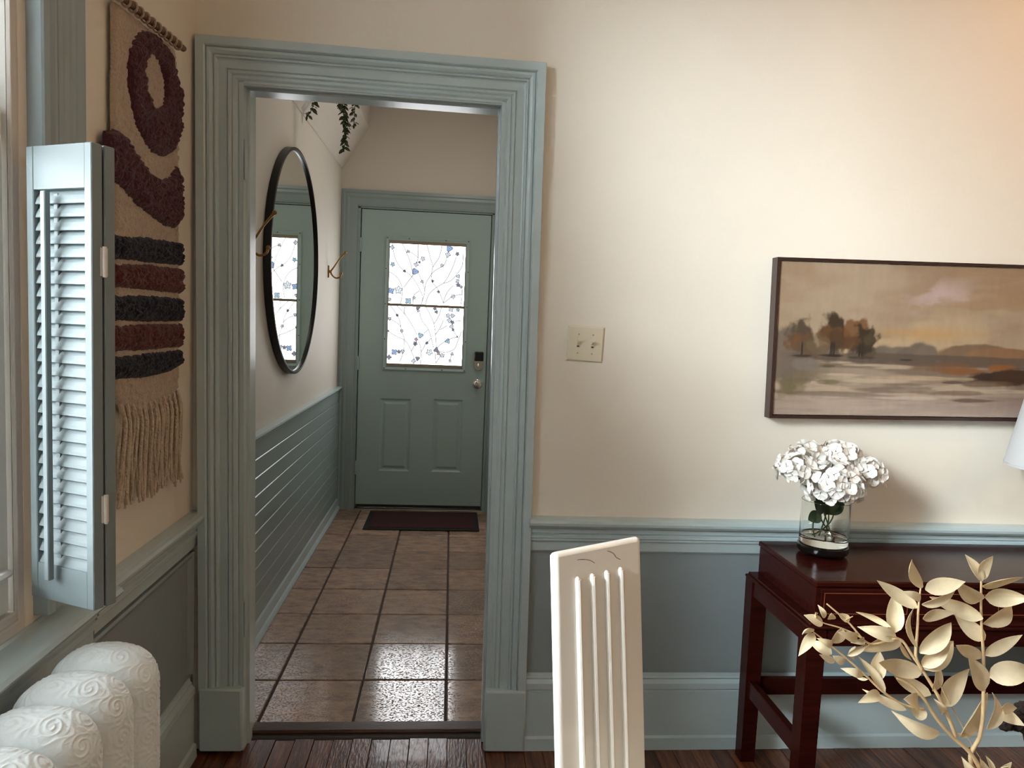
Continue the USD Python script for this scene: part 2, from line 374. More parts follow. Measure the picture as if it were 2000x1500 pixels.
obj('jamb', jamb_board(-1), 'trim_paint', dc); obj('jamb', jamb_board(1), 'trim_paint', dc)
obj('head_jamb', lean(prism([(0, 0), (.135, 0), (.135, -.014), (.072, -.014), (.070, -.022), (.040, -.022), (.038, -.014), (0, -.014)], (0, -.012, 2.082), (0, 1, 0), (0, 0, 1), (1, 0, 0), .144, .911)), 'trim_paint', dc)
for z0 in (1.79, .375):
    obj('hinge', lean(cat_([bx(.1435, .1475, -.006, .022, z0, z0 + .115, .0015), tube([(.1485, -.009, z0), (.1485, -.009, z0 + .115)], .0035, 8)])), 'trim_paint', dc, 40)
obj('strike_plate', lean(bx(.9085, .9115, .006, .030, .80, .862, .001)), 'trim_paint', dc)
obj('strike_slot', lean(bx(.908, .9115, .014, .019, .815, .848)), 'black_metal', dc)

# ---- back wall: wainscot, chair rail, baseboard
RAIL = [(0, .001), (.016, .001), (.03, .0), (.043, -.004), (.047, -.012), (.046, -.020), (.040, -.028), (.026, -.032), (.024, -.035), (.025, -.048), (.020, -.051), (.019, -.054), (.025, -.057), (.026, -.064), (.022, -.068),
        (.0225, -.074), (.017, -.078), (.016, -.082), (.016, -.108), (.012, -.111), (.010, -.114), (0, -.116)]
BASE = [(0, .255), (.008, .255), (.010, .245), (.015, .241), (.013, .236), (.018, .231), (.024, .225), (.025, .207), (.018, .203), (.018, .200), (.021, .198), (.021, .046), (.029, .040), (.031, .0), (0, .0)]
wx0 = 1.046
struct('trim_2', bx(wx0, RX, -.004, 0, 0, .775), 'wainscot_paint', 'grey painted wainscot below the chair rail on the back wall', 'wainscot')
struct('trim_3', prism(RAIL, (0, 0, .777), (0, -1, 0), (0, 0, 1), (1, 0, 0), wx0 + .002, RX), 'trim_paint', 'blue-grey moulded chair rail running from the doorway behind the console table', 'chair rail')
struct('baseboard_back', prism(BASE, (0, 0, 0), (0, -1, 0), (0, 0, 1), (1, 0, 0), wx0 + .012, RX), 'trim_paint', 'tall moulded grey baseboard behind the console table', 'baseboard')

# ---- left wall: wainscot with sunk panel, rail, baseboard
wl = thing('trim_4', 'dark panelled wainscot under the chair rail between window and doorway', 'wainscot', kind='structure')
obj('panel_back', bx(0, .004, RY, -.004, 0, .775), 'wainscot_paint', wl)
PM = [(0, 0), (0, .010), (.006, .014), (.014, .010), (.020, .006), (.024, 0)]
obj('panel_moulding', cat_([prism(PM, (.004, 0, .655), (0, 0, -1), (1, 0, 0), (0, 1, 0), RY + .2, -.03), prism(PM, (.004, -.03, 0), (0, -1, 0), (1, 0, 0), (0, 0, 1), .27, .655)]), 'wainscot_paint', wl)
struct('trim_5', prism(RAIL, (0, 0, .775), (1, 0, 0), (0, 0, 1), (0, 1, 0), -.66, -.002), 'trim_paint', 'moulded chair rail running from the window sill to the doorway', 'chair rail')
struct('baseboard_left', prism(BASE, (0, 0, 0), (1, 0, 0), (0, 0, 1), (0, 1, 0), RY, -.042), 'trim_paint', 'tall moulded baseboard under the window wall', 'baseboard')

# ---- window beside the radiator
w1 = thing('window_1', 'white double-hung window with fluted blue-grey casing beside the shutter', 'window', kind='structure')
FL = [(0, 0), (0, .026), (.003, .030), (.022, .030), (.025, .022), (.034, .018), (.040, .021), (.047, .026), (.055, .026), (.059, .020), (.064, .016), (.068, .022), (.080, .023), (.084, .017), (.090, .015), (.096, .019),
      (.110, .020), (.116, .015), (.122, .013), (.128, .017), (.140, .017), (.146, .013), (.152, .016), (.176, .016), (.180, .010), (.196, .010), (.2, 0)]
# casing profile starts at the opening's edge
obj('side_casing', prism(FL, (0, WY1 + .025, 0), (0, 1, 0), (1, 0, 0), (0, 0, 1), WZ0 + .02, WZ1 + .2, 0, 0), 'casing_paint', w1)
obj('side_casing', prism(FL, (0, WY0 - .025, 0), (0, -1, 0), (1, 0, 0), (0, 0, 1), WZ0 + .02, WZ1 + .2, 0, 0), 'casing_paint', w1)
obj('head_casing', bx(0, .032, WY0 - .24, WY1 + .24, WZ1 - .02, WZ1 + .2, .004), 'casing_paint', w1)
for s, ye in ((1, WY1), (-1, WY0)):
    obj('jamb', bx(-.13, -.004, ye, ye + s * .02, WZ0, WZ1), 'old_white', w1)
    obj('jamb_stop', cat_([bx(-.010, -.002, ye - s * .018, ye + s * .025, WZ0, WZ1, .001)]), 'old_white', w1)
    obj('jamb_liner', cat_([bx(-.125, -.012, ye - s * .016, ye, WZ0, WZ1), bx(-.075, -.060, ye - s * .030, ye - s * .016, WZ0, WZ1, .002)]), 'white_vinyl', w1)
def sash(x0, x1, z0, z1, top_round):
    ya, yb = WY0 + .022, WY1 - .022
    st, rb = .052, .075
    ms = [bx(x0, x1, ya, ya + st, z0, z1, .004), bx(x0, x1, yb - st, yb, z0, z1, .006), bx(x0, x1, ya + st, yb - st, z0, z0 + rb, .004), bx(x0, x1, ya + st, yb - st, z1 - .045, z1, .004)]
    return cat_(ms)
s1 = obj('sash', sash(-.052, -.014, WZ0 + .045, 1.735, True), 'white_vinyl', w1)
obj('glass', bx(-.035, -.031, WY0 + .07, WY1 - .07, WZ0 + .115, 1.695), 'pane', s1)
obj('sash_lift', prism([(0, 0), (.016, .004), (.020, .010), (.016, .016), (0, .016)], (-.014, 0, .893), (1, 0, 0), (0, 0, 1), (0, 1, 0), WY0 + .08, WY1 - .045), 'white_vinyl', s1, 40)
obj('glazing_bead', bx(-.015, -.011, WY1 - .066, WY1 - .060, WZ0 + .12, 1.69), 'old_white', s1)
s2 = obj('sash', sash(-.098, -.060, 1.70, WZ1 - .01, False), 'white_vinyl', w1)
obj('glass', bx(-.081, -.077, WY0 + .07, WY1 - .07, 1.77, WZ1 - .055), 'pane', s2)
obj('sill_block', cat_([bx(-.14, -.006, WY0, WY1, WZ0, WZ0 + .045, .004), bx(-.012, .0, WY0 + .005, WY1 - .003, WZ0 + .0, WZ0 + .028, .003)]), 'old_white', w1)
obj('stool', prism([(-.012, 0), (-.012, .026), (.002, .026), (.008, .022), (.06, .020), (.072, .016), (.077, .008), (.072, 0)], (0, 0, .757), (1, 0, 0), (0, 0, 1), (0, 1, 0), WY0 - .26, WY1 + .235), 'trim_paint', w1, 30)
obj('apron', prism(RAIL, (0, 0, .757), (1, 0, 0), (0, 0, 1), (0, 1, 0), WY0 - .22, WY1 + .225), 'trim_paint', w1)
w2 = thing('window_2', 'unseen white window behind the camera, placed to light the back wall', 'window', kind='structure')
def plain_window(w, axis, a0, a1, p0, p1):
    B = (lambda a, b, z0, z1: bx(p0, p1, a, b, z0, z1, .004)) if axis == 'y' else (lambda a, b, z0, z1: bx(a, b, p0, p1, z0, z1, .004))
    fr = obj('frame', cat_([B(a0, a0 + .06, .78, 2.6), B(a1 - .06, a1, .78, 2.6), B(a0, a1, .78, .86), B(a0, a1, 2.54, 2.6), B(a0, a1, 1.68, 1.74)]), 'white_vinyl', w)
    q = (p0 + p1) / 2
    obj('glass', bx(q - .002, q + .002, a0 + .05, a1 - .05, .84, 2.55) if axis == 'y' else bx(a0 + .05, a1 - .05, q - .002, q + .002, .84, 2.55), 'pane', w)
plain_window(w2, 'y', W2[0], W2[1], -.09, -.05)

# ---- hall: wainscot boards, rail, baseboard, entry door
hw = thing('trim_6', 'glossy grey horizontal board wainscot along the left hall wall', 'wainscot', kind='structure')
nb, zb0, zb1 = 10, .085, .868
for i in range(nb):
    h = (zb1 - zb0) / nb
    obj('board', bx(-.022, -.006, .125, HY - .02, zb0 + i * h + .0012, zb0 + (i + 1) * h - .0012, .003), 'hall_trim', hw)
obj('cap_rail', prism([(0, 0), (.016, 0), (.019, .008), (.030, .014), (.036, .022), (.034, .030), (.026, .033), (0, .034)], (-.02, 0, .866), (1, 0, 0), (0, 0, 1), (0, 1, 0), .125, HY - .018), 'trim_paint', hw, 30)
struct('baseboard_hall', prism([(0, 0), (.034, 0), (.036, .012), (.030, .026), (.022, .032), (.020, .08), (.014, .088), (0, .088)], (-.02, 0, -.002), (1, 0, 0), (0, 0, 1), (0, 1, 0), .125, HY - .018), 'trim_paint', 'glossy grey baseboard under the hall wainscot', 'baseboard', smooth=30)
ec = thing('trim_7', 'grey casing and frame round the entry door', 'door casing', kind='structure')
EC = [(0, 0), (0, .022), (.02, .024), (.028, .018), (.045, .020), (.06, .014), (.10, .014), (.112, .012), (.118, 0)]
obj('side_casing', prism(EC, (-.019, HY, 0), (1, 0, 0), (0, -1, 0), (0, 0, 1), 0, 2.29, 0, -1), 'hall_trim', ec)
obj('side_casing', prism(EC, (1.178, HY, 0), (-1, 0, 0), (0, -1, 0), (0, 0, 1), 0, 2.29, 0, -1), 'hall_trim', ec)
obj('head_casing', prism(EC, (0, HY, 2.29), (0, 0, -1), (0, -1, 0), (1, 0, 0), -.019, 1.178, 1, -1), 'hall_trim', ec)
for xa, xb in ((.094, .116), (1.044, 1.066)): obj('frame', bx(xa, xb, HY - .002, HY + .14, 0, 2.185), 'hall_trim', ec)
obj('frame', bx(.094, 1.066, HY - .002, HY + .14, 2.165, 2.19), 'hall_trim', ec)
for a_, b_, c_, d_ in ((.116, .142, 0, 2.165), (1.018, 1.044, 0, 2.165), (.116, 1.044, 2.14, 2.165)): obj('door_stop', bx(a_, b_, HY + .049, HY + .09, c_, d_), 'hall_trim', ec)
obj('sill_plate', prism([(0, 0), (.0, .010), (.012, .016), (.05, .018), (.14, .018), (.14, 0)], (0, HY - .03, 0), (0, 1, 0), (0, 0, 1), (1, 0, 0), .116, 1.044), 'bright_metal', ec, 30)
d1 = thing('door_1', 'grey-green entry door with patterned half window', 'door', (0, 0, 0), kind='structure')
dx0, dx1, dy = .1235, 1.037, HY + .004
wx = (.294, .893, 1.027, 1.978)
holes = [[(wx[0] + .012, wx[2] + .012), (wx[1] - .012, wx[2] + .012), (wx[1] - .012, wx[3] - .012), (wx[0] + .012, wx[3] - .012)]]
pan = [(.283, .505, .288, .820), (.665, .882, .290, .826)]
for a, b, c, d in pan: holes.append([(a, c), (b, c), (b, d), (a, d)])
obj('slab', extrude_xz(Polygon([(dx0, .022), (dx1, .022), (dx1, 2.160), (dx0, 2.160)], holes), dy, dy + .042), 'door_paint', d1)
def raised(a, b, c, d):
    L = lambda i, y: [(a + i, y, c + i), (b - i, y, c + i), (b - i, y, d - i), (a + i, y, d - i)]
    rings = [L(0, dy), L(.012, dy + .009), L(.022, dy + .010), L(.040, dy + .002), L(.052, dy + .002)]
    v = np.array(sum(rings, [])); f = []
    for k in range(len(rings) - 1):
        for i in range(4):
            j = (i + 1) % 4; f += [(4 * k + i, 4 * k + j, 4 * k + 4 + j), (4 * k + i, 4 * k + 4 + j, 4 * k + 4 + i)]
    n = 4 * (len(rings) - 1); f += [(n, n + 1, n + 2), (n, n + 2, n + 3)]
    back = len(v); v = np.vstack([v, [(a, dy + .03, c), (b, dy + .03, c), (b, dy + .03, d), (a, dy + .03, d)]])
    for i in range(4):
        j = (i + 1) % 4; f += [(i, back + i, back + j), (i, back + j, j)]
    f += [(back, back + 2, back + 1), (back, back + 3, back + 2)]
    return TM(v, f)
for q in pan: obj('panel', raised(*q), 'door_paint', d1)
def ring_xz(x0, x1, z0, z1, prof):
    """mitred picture-frame moulding, prof (inwards, towards -y)"""
    P = [(a, b) for a, b in prof]
    return cat_([prism(P, (x0, dy, 0), (1, 0, 0), (0, -1, 0), (0, 0, 1), z0, z1, 1, -1), prism(P, (x1, dy, 0), (-1, 0, 0), (0, -1, 0), (0, 0, 1), z0, z1, 1, -1),
                 prism(P, (0, dy, z0), (0, 0, 1), (0, -1, 0), (1, 0, 0), x0, x1, 1, -1), prism(P, (0, dy, z1), (0, 0, -1), (0, -1, 0), (1, 0, 0), x0, x1, 1, -1)])
wf = obj('window_frame', ring_xz(*wx, [(0, 0), (.001, .010), (.006, .013), (.014, .010), (.020, .007), (.026, .008), (.028, -.028), (.010, -.03)]), 'door_paint', d1)
gx0, gx1, gz0, gz1, gm = .318, .868, 1.070, 1.936, 1.497
bead = [bx(gx0 - .004, gx0 + .006, dy - .006, dy + .02, gz0, gz1), bx(gx1 - .006, gx1 + .004, dy - .006, dy + .02, gz0, gz1), bx(gx0, gx1, dy - .006, dy + .02, gm - .009, gm + .009, .002),
        bx(gx0, gx1, dy - .006, dy + .02, gz0 - .016, gz0 + .006, .002), bx(gx0, gx1, dy - .006, dy + .02, gz1 - .006, gz1 + .024)]
obj('glazing_bar', cat_(bead), 'window_bead', wf)
sc = []
for xx in (.306, .46, .72, .881): sc += [(xx, 1.040), (xx, 1.966)]
for zz in (1.25, 1.5, 1.75): sc += [(.303, zz), (.884, zz)]
for xx, zz in sc: obj('screw', trimesh.creation.cylinder(.0035, .004, sections=10, transform=trimesh.transformations.rotation_matrix(PI / 2, [1, 0, 0]) @ np.eye(4)).apply_translation((xx, dy - .0125, zz)), 'black_metal', wf)
for zz in (1.86, 1.02, .26):
    obj('hinge', cat_([tube([(.1195, dy - .006, zz), (.1195, dy - .006, zz + .10)], .006, 10), bx(.1195, .128, dy - .003, dy, zz, zz + .1)]), 'door_paint', d1, 40)
lk = obj('deadbolt', hull([p for a in np.linspace(0, 2 * PI, 24, endpoint=False) for p in [(.985 + .031 * np.sign(np.cos(a)) * abs(np.cos(a)) ** .6, dy - .022, 1.112 + .062 * np.sign(np.sin(a)) * abs(np.sin(a)) ** .6), (.985 + .034 * np.sign(np.cos(a)) * abs(np.cos(a)) ** .6, dy, 1.112 + .066 * np.sign(np.sin(a)) * abs(np.sin(a)) ** .6)]]), 'chrome', d1, 40)
obj('keypad', bx(.952, 1.018, dy - .030, dy - .004, 1.115, 1.182, .006), 'black_plastic', lk, 40)
obj('thumb_turn', cat_([tube([(.985, dy - .042, 1.082), (.985, dy - .018, 1.082)], .012, 16), bx(.979, .991, dy - .052, dy - .040, 1.064, 1.100, .003)]), 'bright_metal', lk, 40)
kn = lathe([(0, 0), (.034, 0), (.034, .004), (.028, .008), (.013, .012), (.012, .03), (.02, .036), (.029, .046), (.030, .056), (.024, .064), (.012, .067), (0, .067)], 28)
kn.apply_transform(trimesh.transformations.rotation_matrix(PI / 2, [1, 0, 0])); kn.apply_translation((.982, dy, .945))
obj('door_knob', kn, 'chrome', d1, 40)
obj('sweep', bx(dx0 + .002, dx1 - .002, dy - .004, dy + .006, .019, .040, .001), 'dark_worn_wood', d1)
# printed film on the glass: twining vines with buds and small blue flowers
VU = """520,400 545,540 620,680 760,790 880,960 925,1080 910,1165|640,380 700,500 770,680 790,800|845,390 850,560 830,640|960,390 1010,560 1045,680 1030,770 960,900 945,1040 920,1130|1155,400 1130,540 1060,660 1045,690|1225,550 1200,640 1060,740 1030,780|1345,560 1290,720 1200,880 1080,960 1000,1050 970,1160|1440,500 1435,640 1380,750 1280,860 1190,890|490,750 590,820 650,930 660,980 640,1140|790,790 680,940|860,760 910,860 945,960|1030,790 1050,870 1130,980 1170,1070 1200,1150|1320,920 1240,1020 1200,1140|1430,920 1440,1000 1430,1160|880,990 810,1060 800,1150|1430,1035 1320,1060 1250,1110 1200,1150|720,480 800,520 845,560"""
VL = """480,0 530,60 620,220 640,330 680,440 680,530 630,720|560,0 680,120 780,260 840,370|690,0 670,80 690,130|870,100 900,190 985,300 1030,420 1065,540|935,0 1000,110 1060,240 1085,380 1100,530|1150,0 1120,130 1060,230|1180,190 1120,320 1085,370|1230,260 1140,310|460,180 560,215 630,280|460,330 600,410 690,450 750,530 790,620 820,690|780,580 830,480|870,470 905,600 900,750|960,490 905,600|1030,420 960,500|1120,530 1210,460 1360,400|1420,330 1380,450 1330,560 1200,600 1130,580|1320,330 1370,400|1090,620 1100,740|1160,640 1100,740|1310,620 1280,700|990,310 930,360|1410,190 1340,200"""
DARK, BLUE, TEAL, RED, PALE = (.012, .013, .018), (.026, .052, .105), (.040, .078, .095), (.085, .038, .030), (.11, .12, .13)
FU = [(820, 740, 44, BLUE), (830, 650, 30, PALE), (915, 575, 30, PALE), (870, 620, 16, DARK), (515, 990, 42, BLUE), (610, 980, 52, PALE), (1255, 440, 44, BLUE), (1240, 520, 34, PALE), (1362, 510, 26, DARK), (1385, 800, 26, PALE), (1375, 860, 26, PALE), (1385, 910, 28, DARK), (1425, 935, 20, PALE), (515, 430, 28, PALE), (525, 650, 30, TEAL), (680, 735, 18, DARK), (720, 482, 20, PALE), (1165, 660, 24, PALE), (1050, 862, 18, DARK), (1130, 1000, 18, DARK), (1325, 1062, 30, PALE), (915, 870, 22, PALE), (740, 1120, 42, TEAL), (815, 1080, 22, PALE), (495, 1100, 24, PALE)]
FLW = [(845, 30, 28, DARK), (850, 70, 20, PALE), (1065, 40, 26, DARK), (1085, 85, 22, DARK), (1275, 50, 32, PALE), (1240, 130, 30, PALE), (1300, 130, 28, PALE), (1260, 190, 32, PALE), (1300, 215, 26, DARK), (1290, 270, 28, PALE), (1310, 310, 18, DARK), (1365, 55, 26, TEAL), (890, 385, 36, TEAL), (835, 435, 24, RED), (825, 490, 30, DARK), (1245, 455, 34, TEAL), (555, 600, 40, BLUE), (615, 595, 26, DARK), (665, 590, 26, PALE), (490, 665, 32, DARK), (1010, 600, 42, PALE), (1100, 570, 36, DARK), (1130, 615, 24, RED), (1180, 640, 30, PALE), (860, 680, 30, DARK), (810, 715, 28, PALE), (975, 480, 20, DARK), (1310, 620, 22, PALE), (1285, 710, 20, PALE), (580, 130, 18, DARK), (485, 175, 22, PALE), (470, 330, 12, DARK), (645, 330, 22, PALE), (1370, 400, 10, DARK)]
def film(z0, z1, vines, flowers, src, step=.0022):
    nx, nz = int((gx1 - gx0) / step), int((z1 - z0) / step)
    X, Z = np.meshgrid(np.linspace(gx0, gx1, nx), np.linspace(z0, z1, nz), indexing='ij')
    sx0, sy0, sw, sh, tilt = src
    tx = lambda p: gx0 + (p - sx0) / sw * (gx1 - gx0)
    tz = lambda p, q: z1 - (q - sy0 - tilt * (p - sx0) / sw) / sh * (z1 - z0)
    col = np.ones((nx, nz, 3)) * np.array([.97, .98, 1.0])
    cl = meshkit.fbm(np.stack([X * 9, Z * 9, X * 0], -1), 3)
    col *= (.86 + .28 * cl)[..., None]
    dmin = np.full(X.shape, 9.)
    for line in vines.split('|'):
        p = np.array([[float(c) for c in q.split(',')] for q in line.split()])
        p = spline(p, 40)
        px, pz = tx(p[:, 0]), tz(p[:, 0], p[:, 1])
        for a in range(len(px) - 1):
            ax, az, bx_, bz = px[a], pz[a], px[a + 1], pz[a + 1]
            d2 = (bx_ - ax) ** 2 + (bz - az) ** 2 + 1e-12
            t = np.clip(((X - ax) * (bx_ - ax) + (Z - az) * (bz - az)) / d2, 0, 1)
            dmin = np.minimum(dmin, np.hypot(X - ax - t * (bx_ - ax), Z - az - t * (bz - az)))
    k = np.clip(2.2 - dmin / .0022, 0, 1)[..., None] * .985
    col = col * (1 - k) + np.array([.050, .050, .053]) * k
    for n, (fx, fy, fr, c) in enumerate(flowers):
        cx, cz, R = tx(fx), tz(fx, fy), fr / sw * (gx1 - gx0)
        ang, rad = np.arctan2(Z - cz, X - cx), np.hypot(X - cx, Z - cz)
        edge = R * (.82 + .18 * np.cos((3 + n % 3) * ang + n))
        inside = np.clip((edge - rad) / .0022, 0, 1)[..., None]
        line = np.clip(2.0 - abs(edge - rad) / .0022, 0, 1)[..., None] * .985
        col = col * (1 - .97 * inside) + np.array(c) * .97 * inside
        line = np.maximum(line, np.clip(1.4 - abs(np.sin(1.5 * ang + n) * rad) / .0022, 0, 1)[..., None] * inside * .8)
        col = col * (1 - line) + np.array([.016, .017, .024]) * line
    # the film sits a little short of the glass edge
    v = np.stack([X, np.full_like(X, dy + .012), Z], -1).reshape(-1, 3)
    i, j = np.meshgrid(np.arange(nx - 1), np.arange(nz - 1), indexing='ij')
    a = (i * nz + j).ravel(); b = a + 1; c = a + nz; d = c + 1
    return TM(v, np.vstack([np.c_[a, c, d], np.c_[a, d, b]])), col.reshape(-1, 3)
mU, cU = film(gm, gz1, VU, FU, (475, 370, 1005, 795, 40))
obj('pane', mU, 'lit_film', d1, color=cU)
mL, cL = film(gz0, gm, VL, FLW, (455, -5, 995, 755, 30))
obj('pane', mL, 'lit_film', d1, color=cL)

# ================================================================ things
# ---- folding louvred shutter, two leaves folded together beside the window
sh = thing('folding_shutter', 'pale blue louvred shutter, two leaves folded open beside the window', 'shutter')
P0, P1, SZ0, SZ1 = np.array([.033, -.93]), np.array([.175, -1.0]), .859, 1.662
sd = (P1 - P0) / np.linalg.norm(P1 - P0); sn = np.array([-sd[1], sd[0]])            # sn points away from the room's front
SW = np.linalg.norm(P1 - P0); ST = .021
def to_leaf(m, off):
    v = m.vertices.copy()
    w = P0 + v[:, :1] * sd + (v[:, 1:2] + off) * sn
    o = TM(np.c_[w, v[:, 2]], m.faces)
    if o.volume < 0: o.invert()
    return o
stw, rt, rb2 = .0175, .074, .066
def leaf(off, n_rod):
    body = cat_([bx(0, stw, 0, ST, SZ0, SZ1, .0015), bx(SW - stw, SW, 0, ST, SZ0, SZ1, .0015), bx(stw + .0004, SW - stw - .0004, .001, ST - .001, SZ1 - rt, SZ1 - .0006), bx(stw + .0004, SW - stw - .0004, .001, ST - .001, SZ0 + .0006, SZ0 + rb2)])
    q = obj('panel', to_leaf(body, off), 'shutter_paint', sh)
    n = 29; za, zb = SZ0 + rb2, SZ1 - rt; p = (zb - za) / n
    for i in range(n):
        zc = za + (i + .5) * p
        c, s = math.cos(1.12), math.sin(1.12)
        prof = [(-.0148, 0), (-.0145, .0012), (-.009, .0024), (0, .003), (.009, .0024), (.0148, 0), (.009, -.0024), (0, -.003), (-.009, -.0024), (-.0145, -.0012)]
        pr = [(ST / 2 + a * c - b * s * (1), a * s + b * c) for a, b in prof]
        m = prism(pr, (0, 0, zc), (0, 1, 0), (0, 0, 1), (1, 0, 0), stw + .0006, SW - stw - .0006)
        obj('louver', to_leaf(m, off), 'shutter_paint', q)
    obj('tilt_rod', to_leaf(bx(SW * .36, SW * .36 + .012, -.017, -.006, za - .022, zb - .006, .0015), off), 'shutter_paint', q)
leaf(0, 1); leaf(ST + .0035, 1)
for zc in (1.44, 1.01):
    hm = cat_([tube([(SW + .002, ST + .0018, zc), (SW + .002, ST + .0018, zc + .052)], .0035, 8)] + [bx(SW - .0005, SW + .0008, ST * .75, ST * 1.42, zc + .002, zc + .05)])
    obj('hinge', to_leaf(hm, 0), 'old_white', sh, 40)

# ---- cast-iron radiator, sections with scrollwork
ra = thing('radiator', 'white cast-iron radiator with embossed scrollwork under the window', 'radiator')
RXC, RHW, RZT = .172, .090, .775
def scroll(a, t, seed=0):
    """cast relief: thin scrolled lines, leaf lobes and a beaded ground; a = along the outline, t = across it (metres)"""
    h = np.zeros_like(a)
    w1 = meshkit.noise(np.stack([a * 38, t * 38, a * 0 + seed], -1), 4) - .5
    w2 = meshkit.noise(np.stack([a * 38 + 9, t * 38 + 5, a * 0 + seed], -1), 5) - .5
    A, T = a + .010 * w1, t + .010 * w2
    for k in range(-4, 14):
        for tc, s in ((.020, 1), (-.020, -1)):
            ac = .058 * k + (.029 if s > 0 else 0)
            dx, dy_ = A - ac, T - tc
            r = np.hypot(dx, dy_) + 1e-6; th = np.arctan2(dy_, dx) * s
            win = np.clip((.027 - r) / .006, 0, 1)
            ph = (th / (2 * PI) - r / .0098) % 1.0
            h = np.maximum(h, win * np.exp(-((ph - .5) / .17) ** 2))
            lobe = np.exp(-((r - .029 - .004 * np.cos(5 * th)) / .0028) ** 2)
            h = np.maximum(h, .8 * lobe)
    n = meshkit.noise(np.stack([a * 120, t * 120, a * 0 + 3], -1), 8)
    h = np.maximum(h, .55 * np.clip(1 - abs(n - .5) / .10, 0, 1) * (1 - np.clip(h * 2, 0, 1)))
    return h
def section(yc, th, fine):
    zb = .10; zs = RZT - RHW * .86
    d1, d2, d3 = (10, 90, 170) if fine else (4, 8, 26)
    zz = np.r_[np.linspace(zb, zs - .22, d1, endpoint=False), np.linspace(zs - .22, zs, d2, endpoint=False)]
    an = np.linspace(PI, 0, d3)
    arch = np.c_[RHW * np.sign(np.cos(an)) * np.abs(np.cos(an)) ** .82, zs + RHW * .86 * np.sin(an) ** .9]
    ol = np.vstack([np.c_[np.full(len(zz), -RHW), zz], arch, np.c_[np.full(len(zz), RHW), zz[::-1]]])
    arc = np.r_[0, np.cumsum(np.linalg.norm(np.diff(ol, axis=0), axis=1))]
    tg = np.gradient(ol, axis=0); tg /= np.linalg.norm(tg, axis=1, keepdims=True) + 1e-12; nr = np.c_[-tg[:, 1], tg[:, 0]]
    nt = 91 if fine else 15; u = np.linspace(-1, 1, nt)
    g = u * PI / 2 * .98
    yy = th * np.sin(g); dep = -.050 * (1 - np.cos(g)) ** 1.2
    A, U = np.meshgrid(arc - (zs - zb), u, indexing='ij')
    off = dep[None, :] + .0018 * scroll(A, U * .075, yc) * np.clip((1 - np.abs(U)) * 6, 0, 1)
    x = RXC + ol[:, :1] + nr[:, :1] * off; z = ol[:, 1:] + nr[:, 1:] * off
    y = yc + np.broadcast_to(yy, x.shape)
    v = np.stack([x, y, z], -1).reshape(-1, 3); N = len(ol)
    i, j = np.meshgrid(np.arange(N - 1), np.arange(nt - 1), indexing='ij')
    a = (i * nt + j).ravel()
    f = np.vstack([np.c_[a, a + 1, a + nt + 1], np.c_[a, a + nt + 1, a + nt]])
    caps = []
    for j0, sgn in ((0, 1), (nt - 1, -1)):
        c = len(v); v = np.vstack([v, [(RXC, yc + (yy[0] if j0 == 0 else yy[-1]) * .86, zs - .02)]])
        for i0 in range(N):
            p, q = i0 * nt + j0, ((i0 + 1) % N) * nt + j0
            caps.append((c, p, q) if sgn > 0 else (c, q, p))
    o = TM(v, np.vstack([f, caps]))
    o.fix_normals()
    return o
for k in range(9):
    obj('section', section(-.955 - .113 * k, .0555, k < 4), 'radiator_paint', ra, True)
for yc in (-.955, -.955 - .113 * 8):
    for xx in (RXC - .065, RXC + .065):
        q = lathe([(0, 0), (.024, 0), (.022, .012), (.015, .03), (.017, .075), (.024, .125), (0, .125)], 16); q.apply_translation((xx, yc, 0)); obj('foot', q, 'radiator_paint', ra, 40)
obj('connecting_pipe', tube([(RXC, -.93, .16), (RXC, -1.88, .16)], .022, 14, 4), 'radiator_paint', ra, 40)

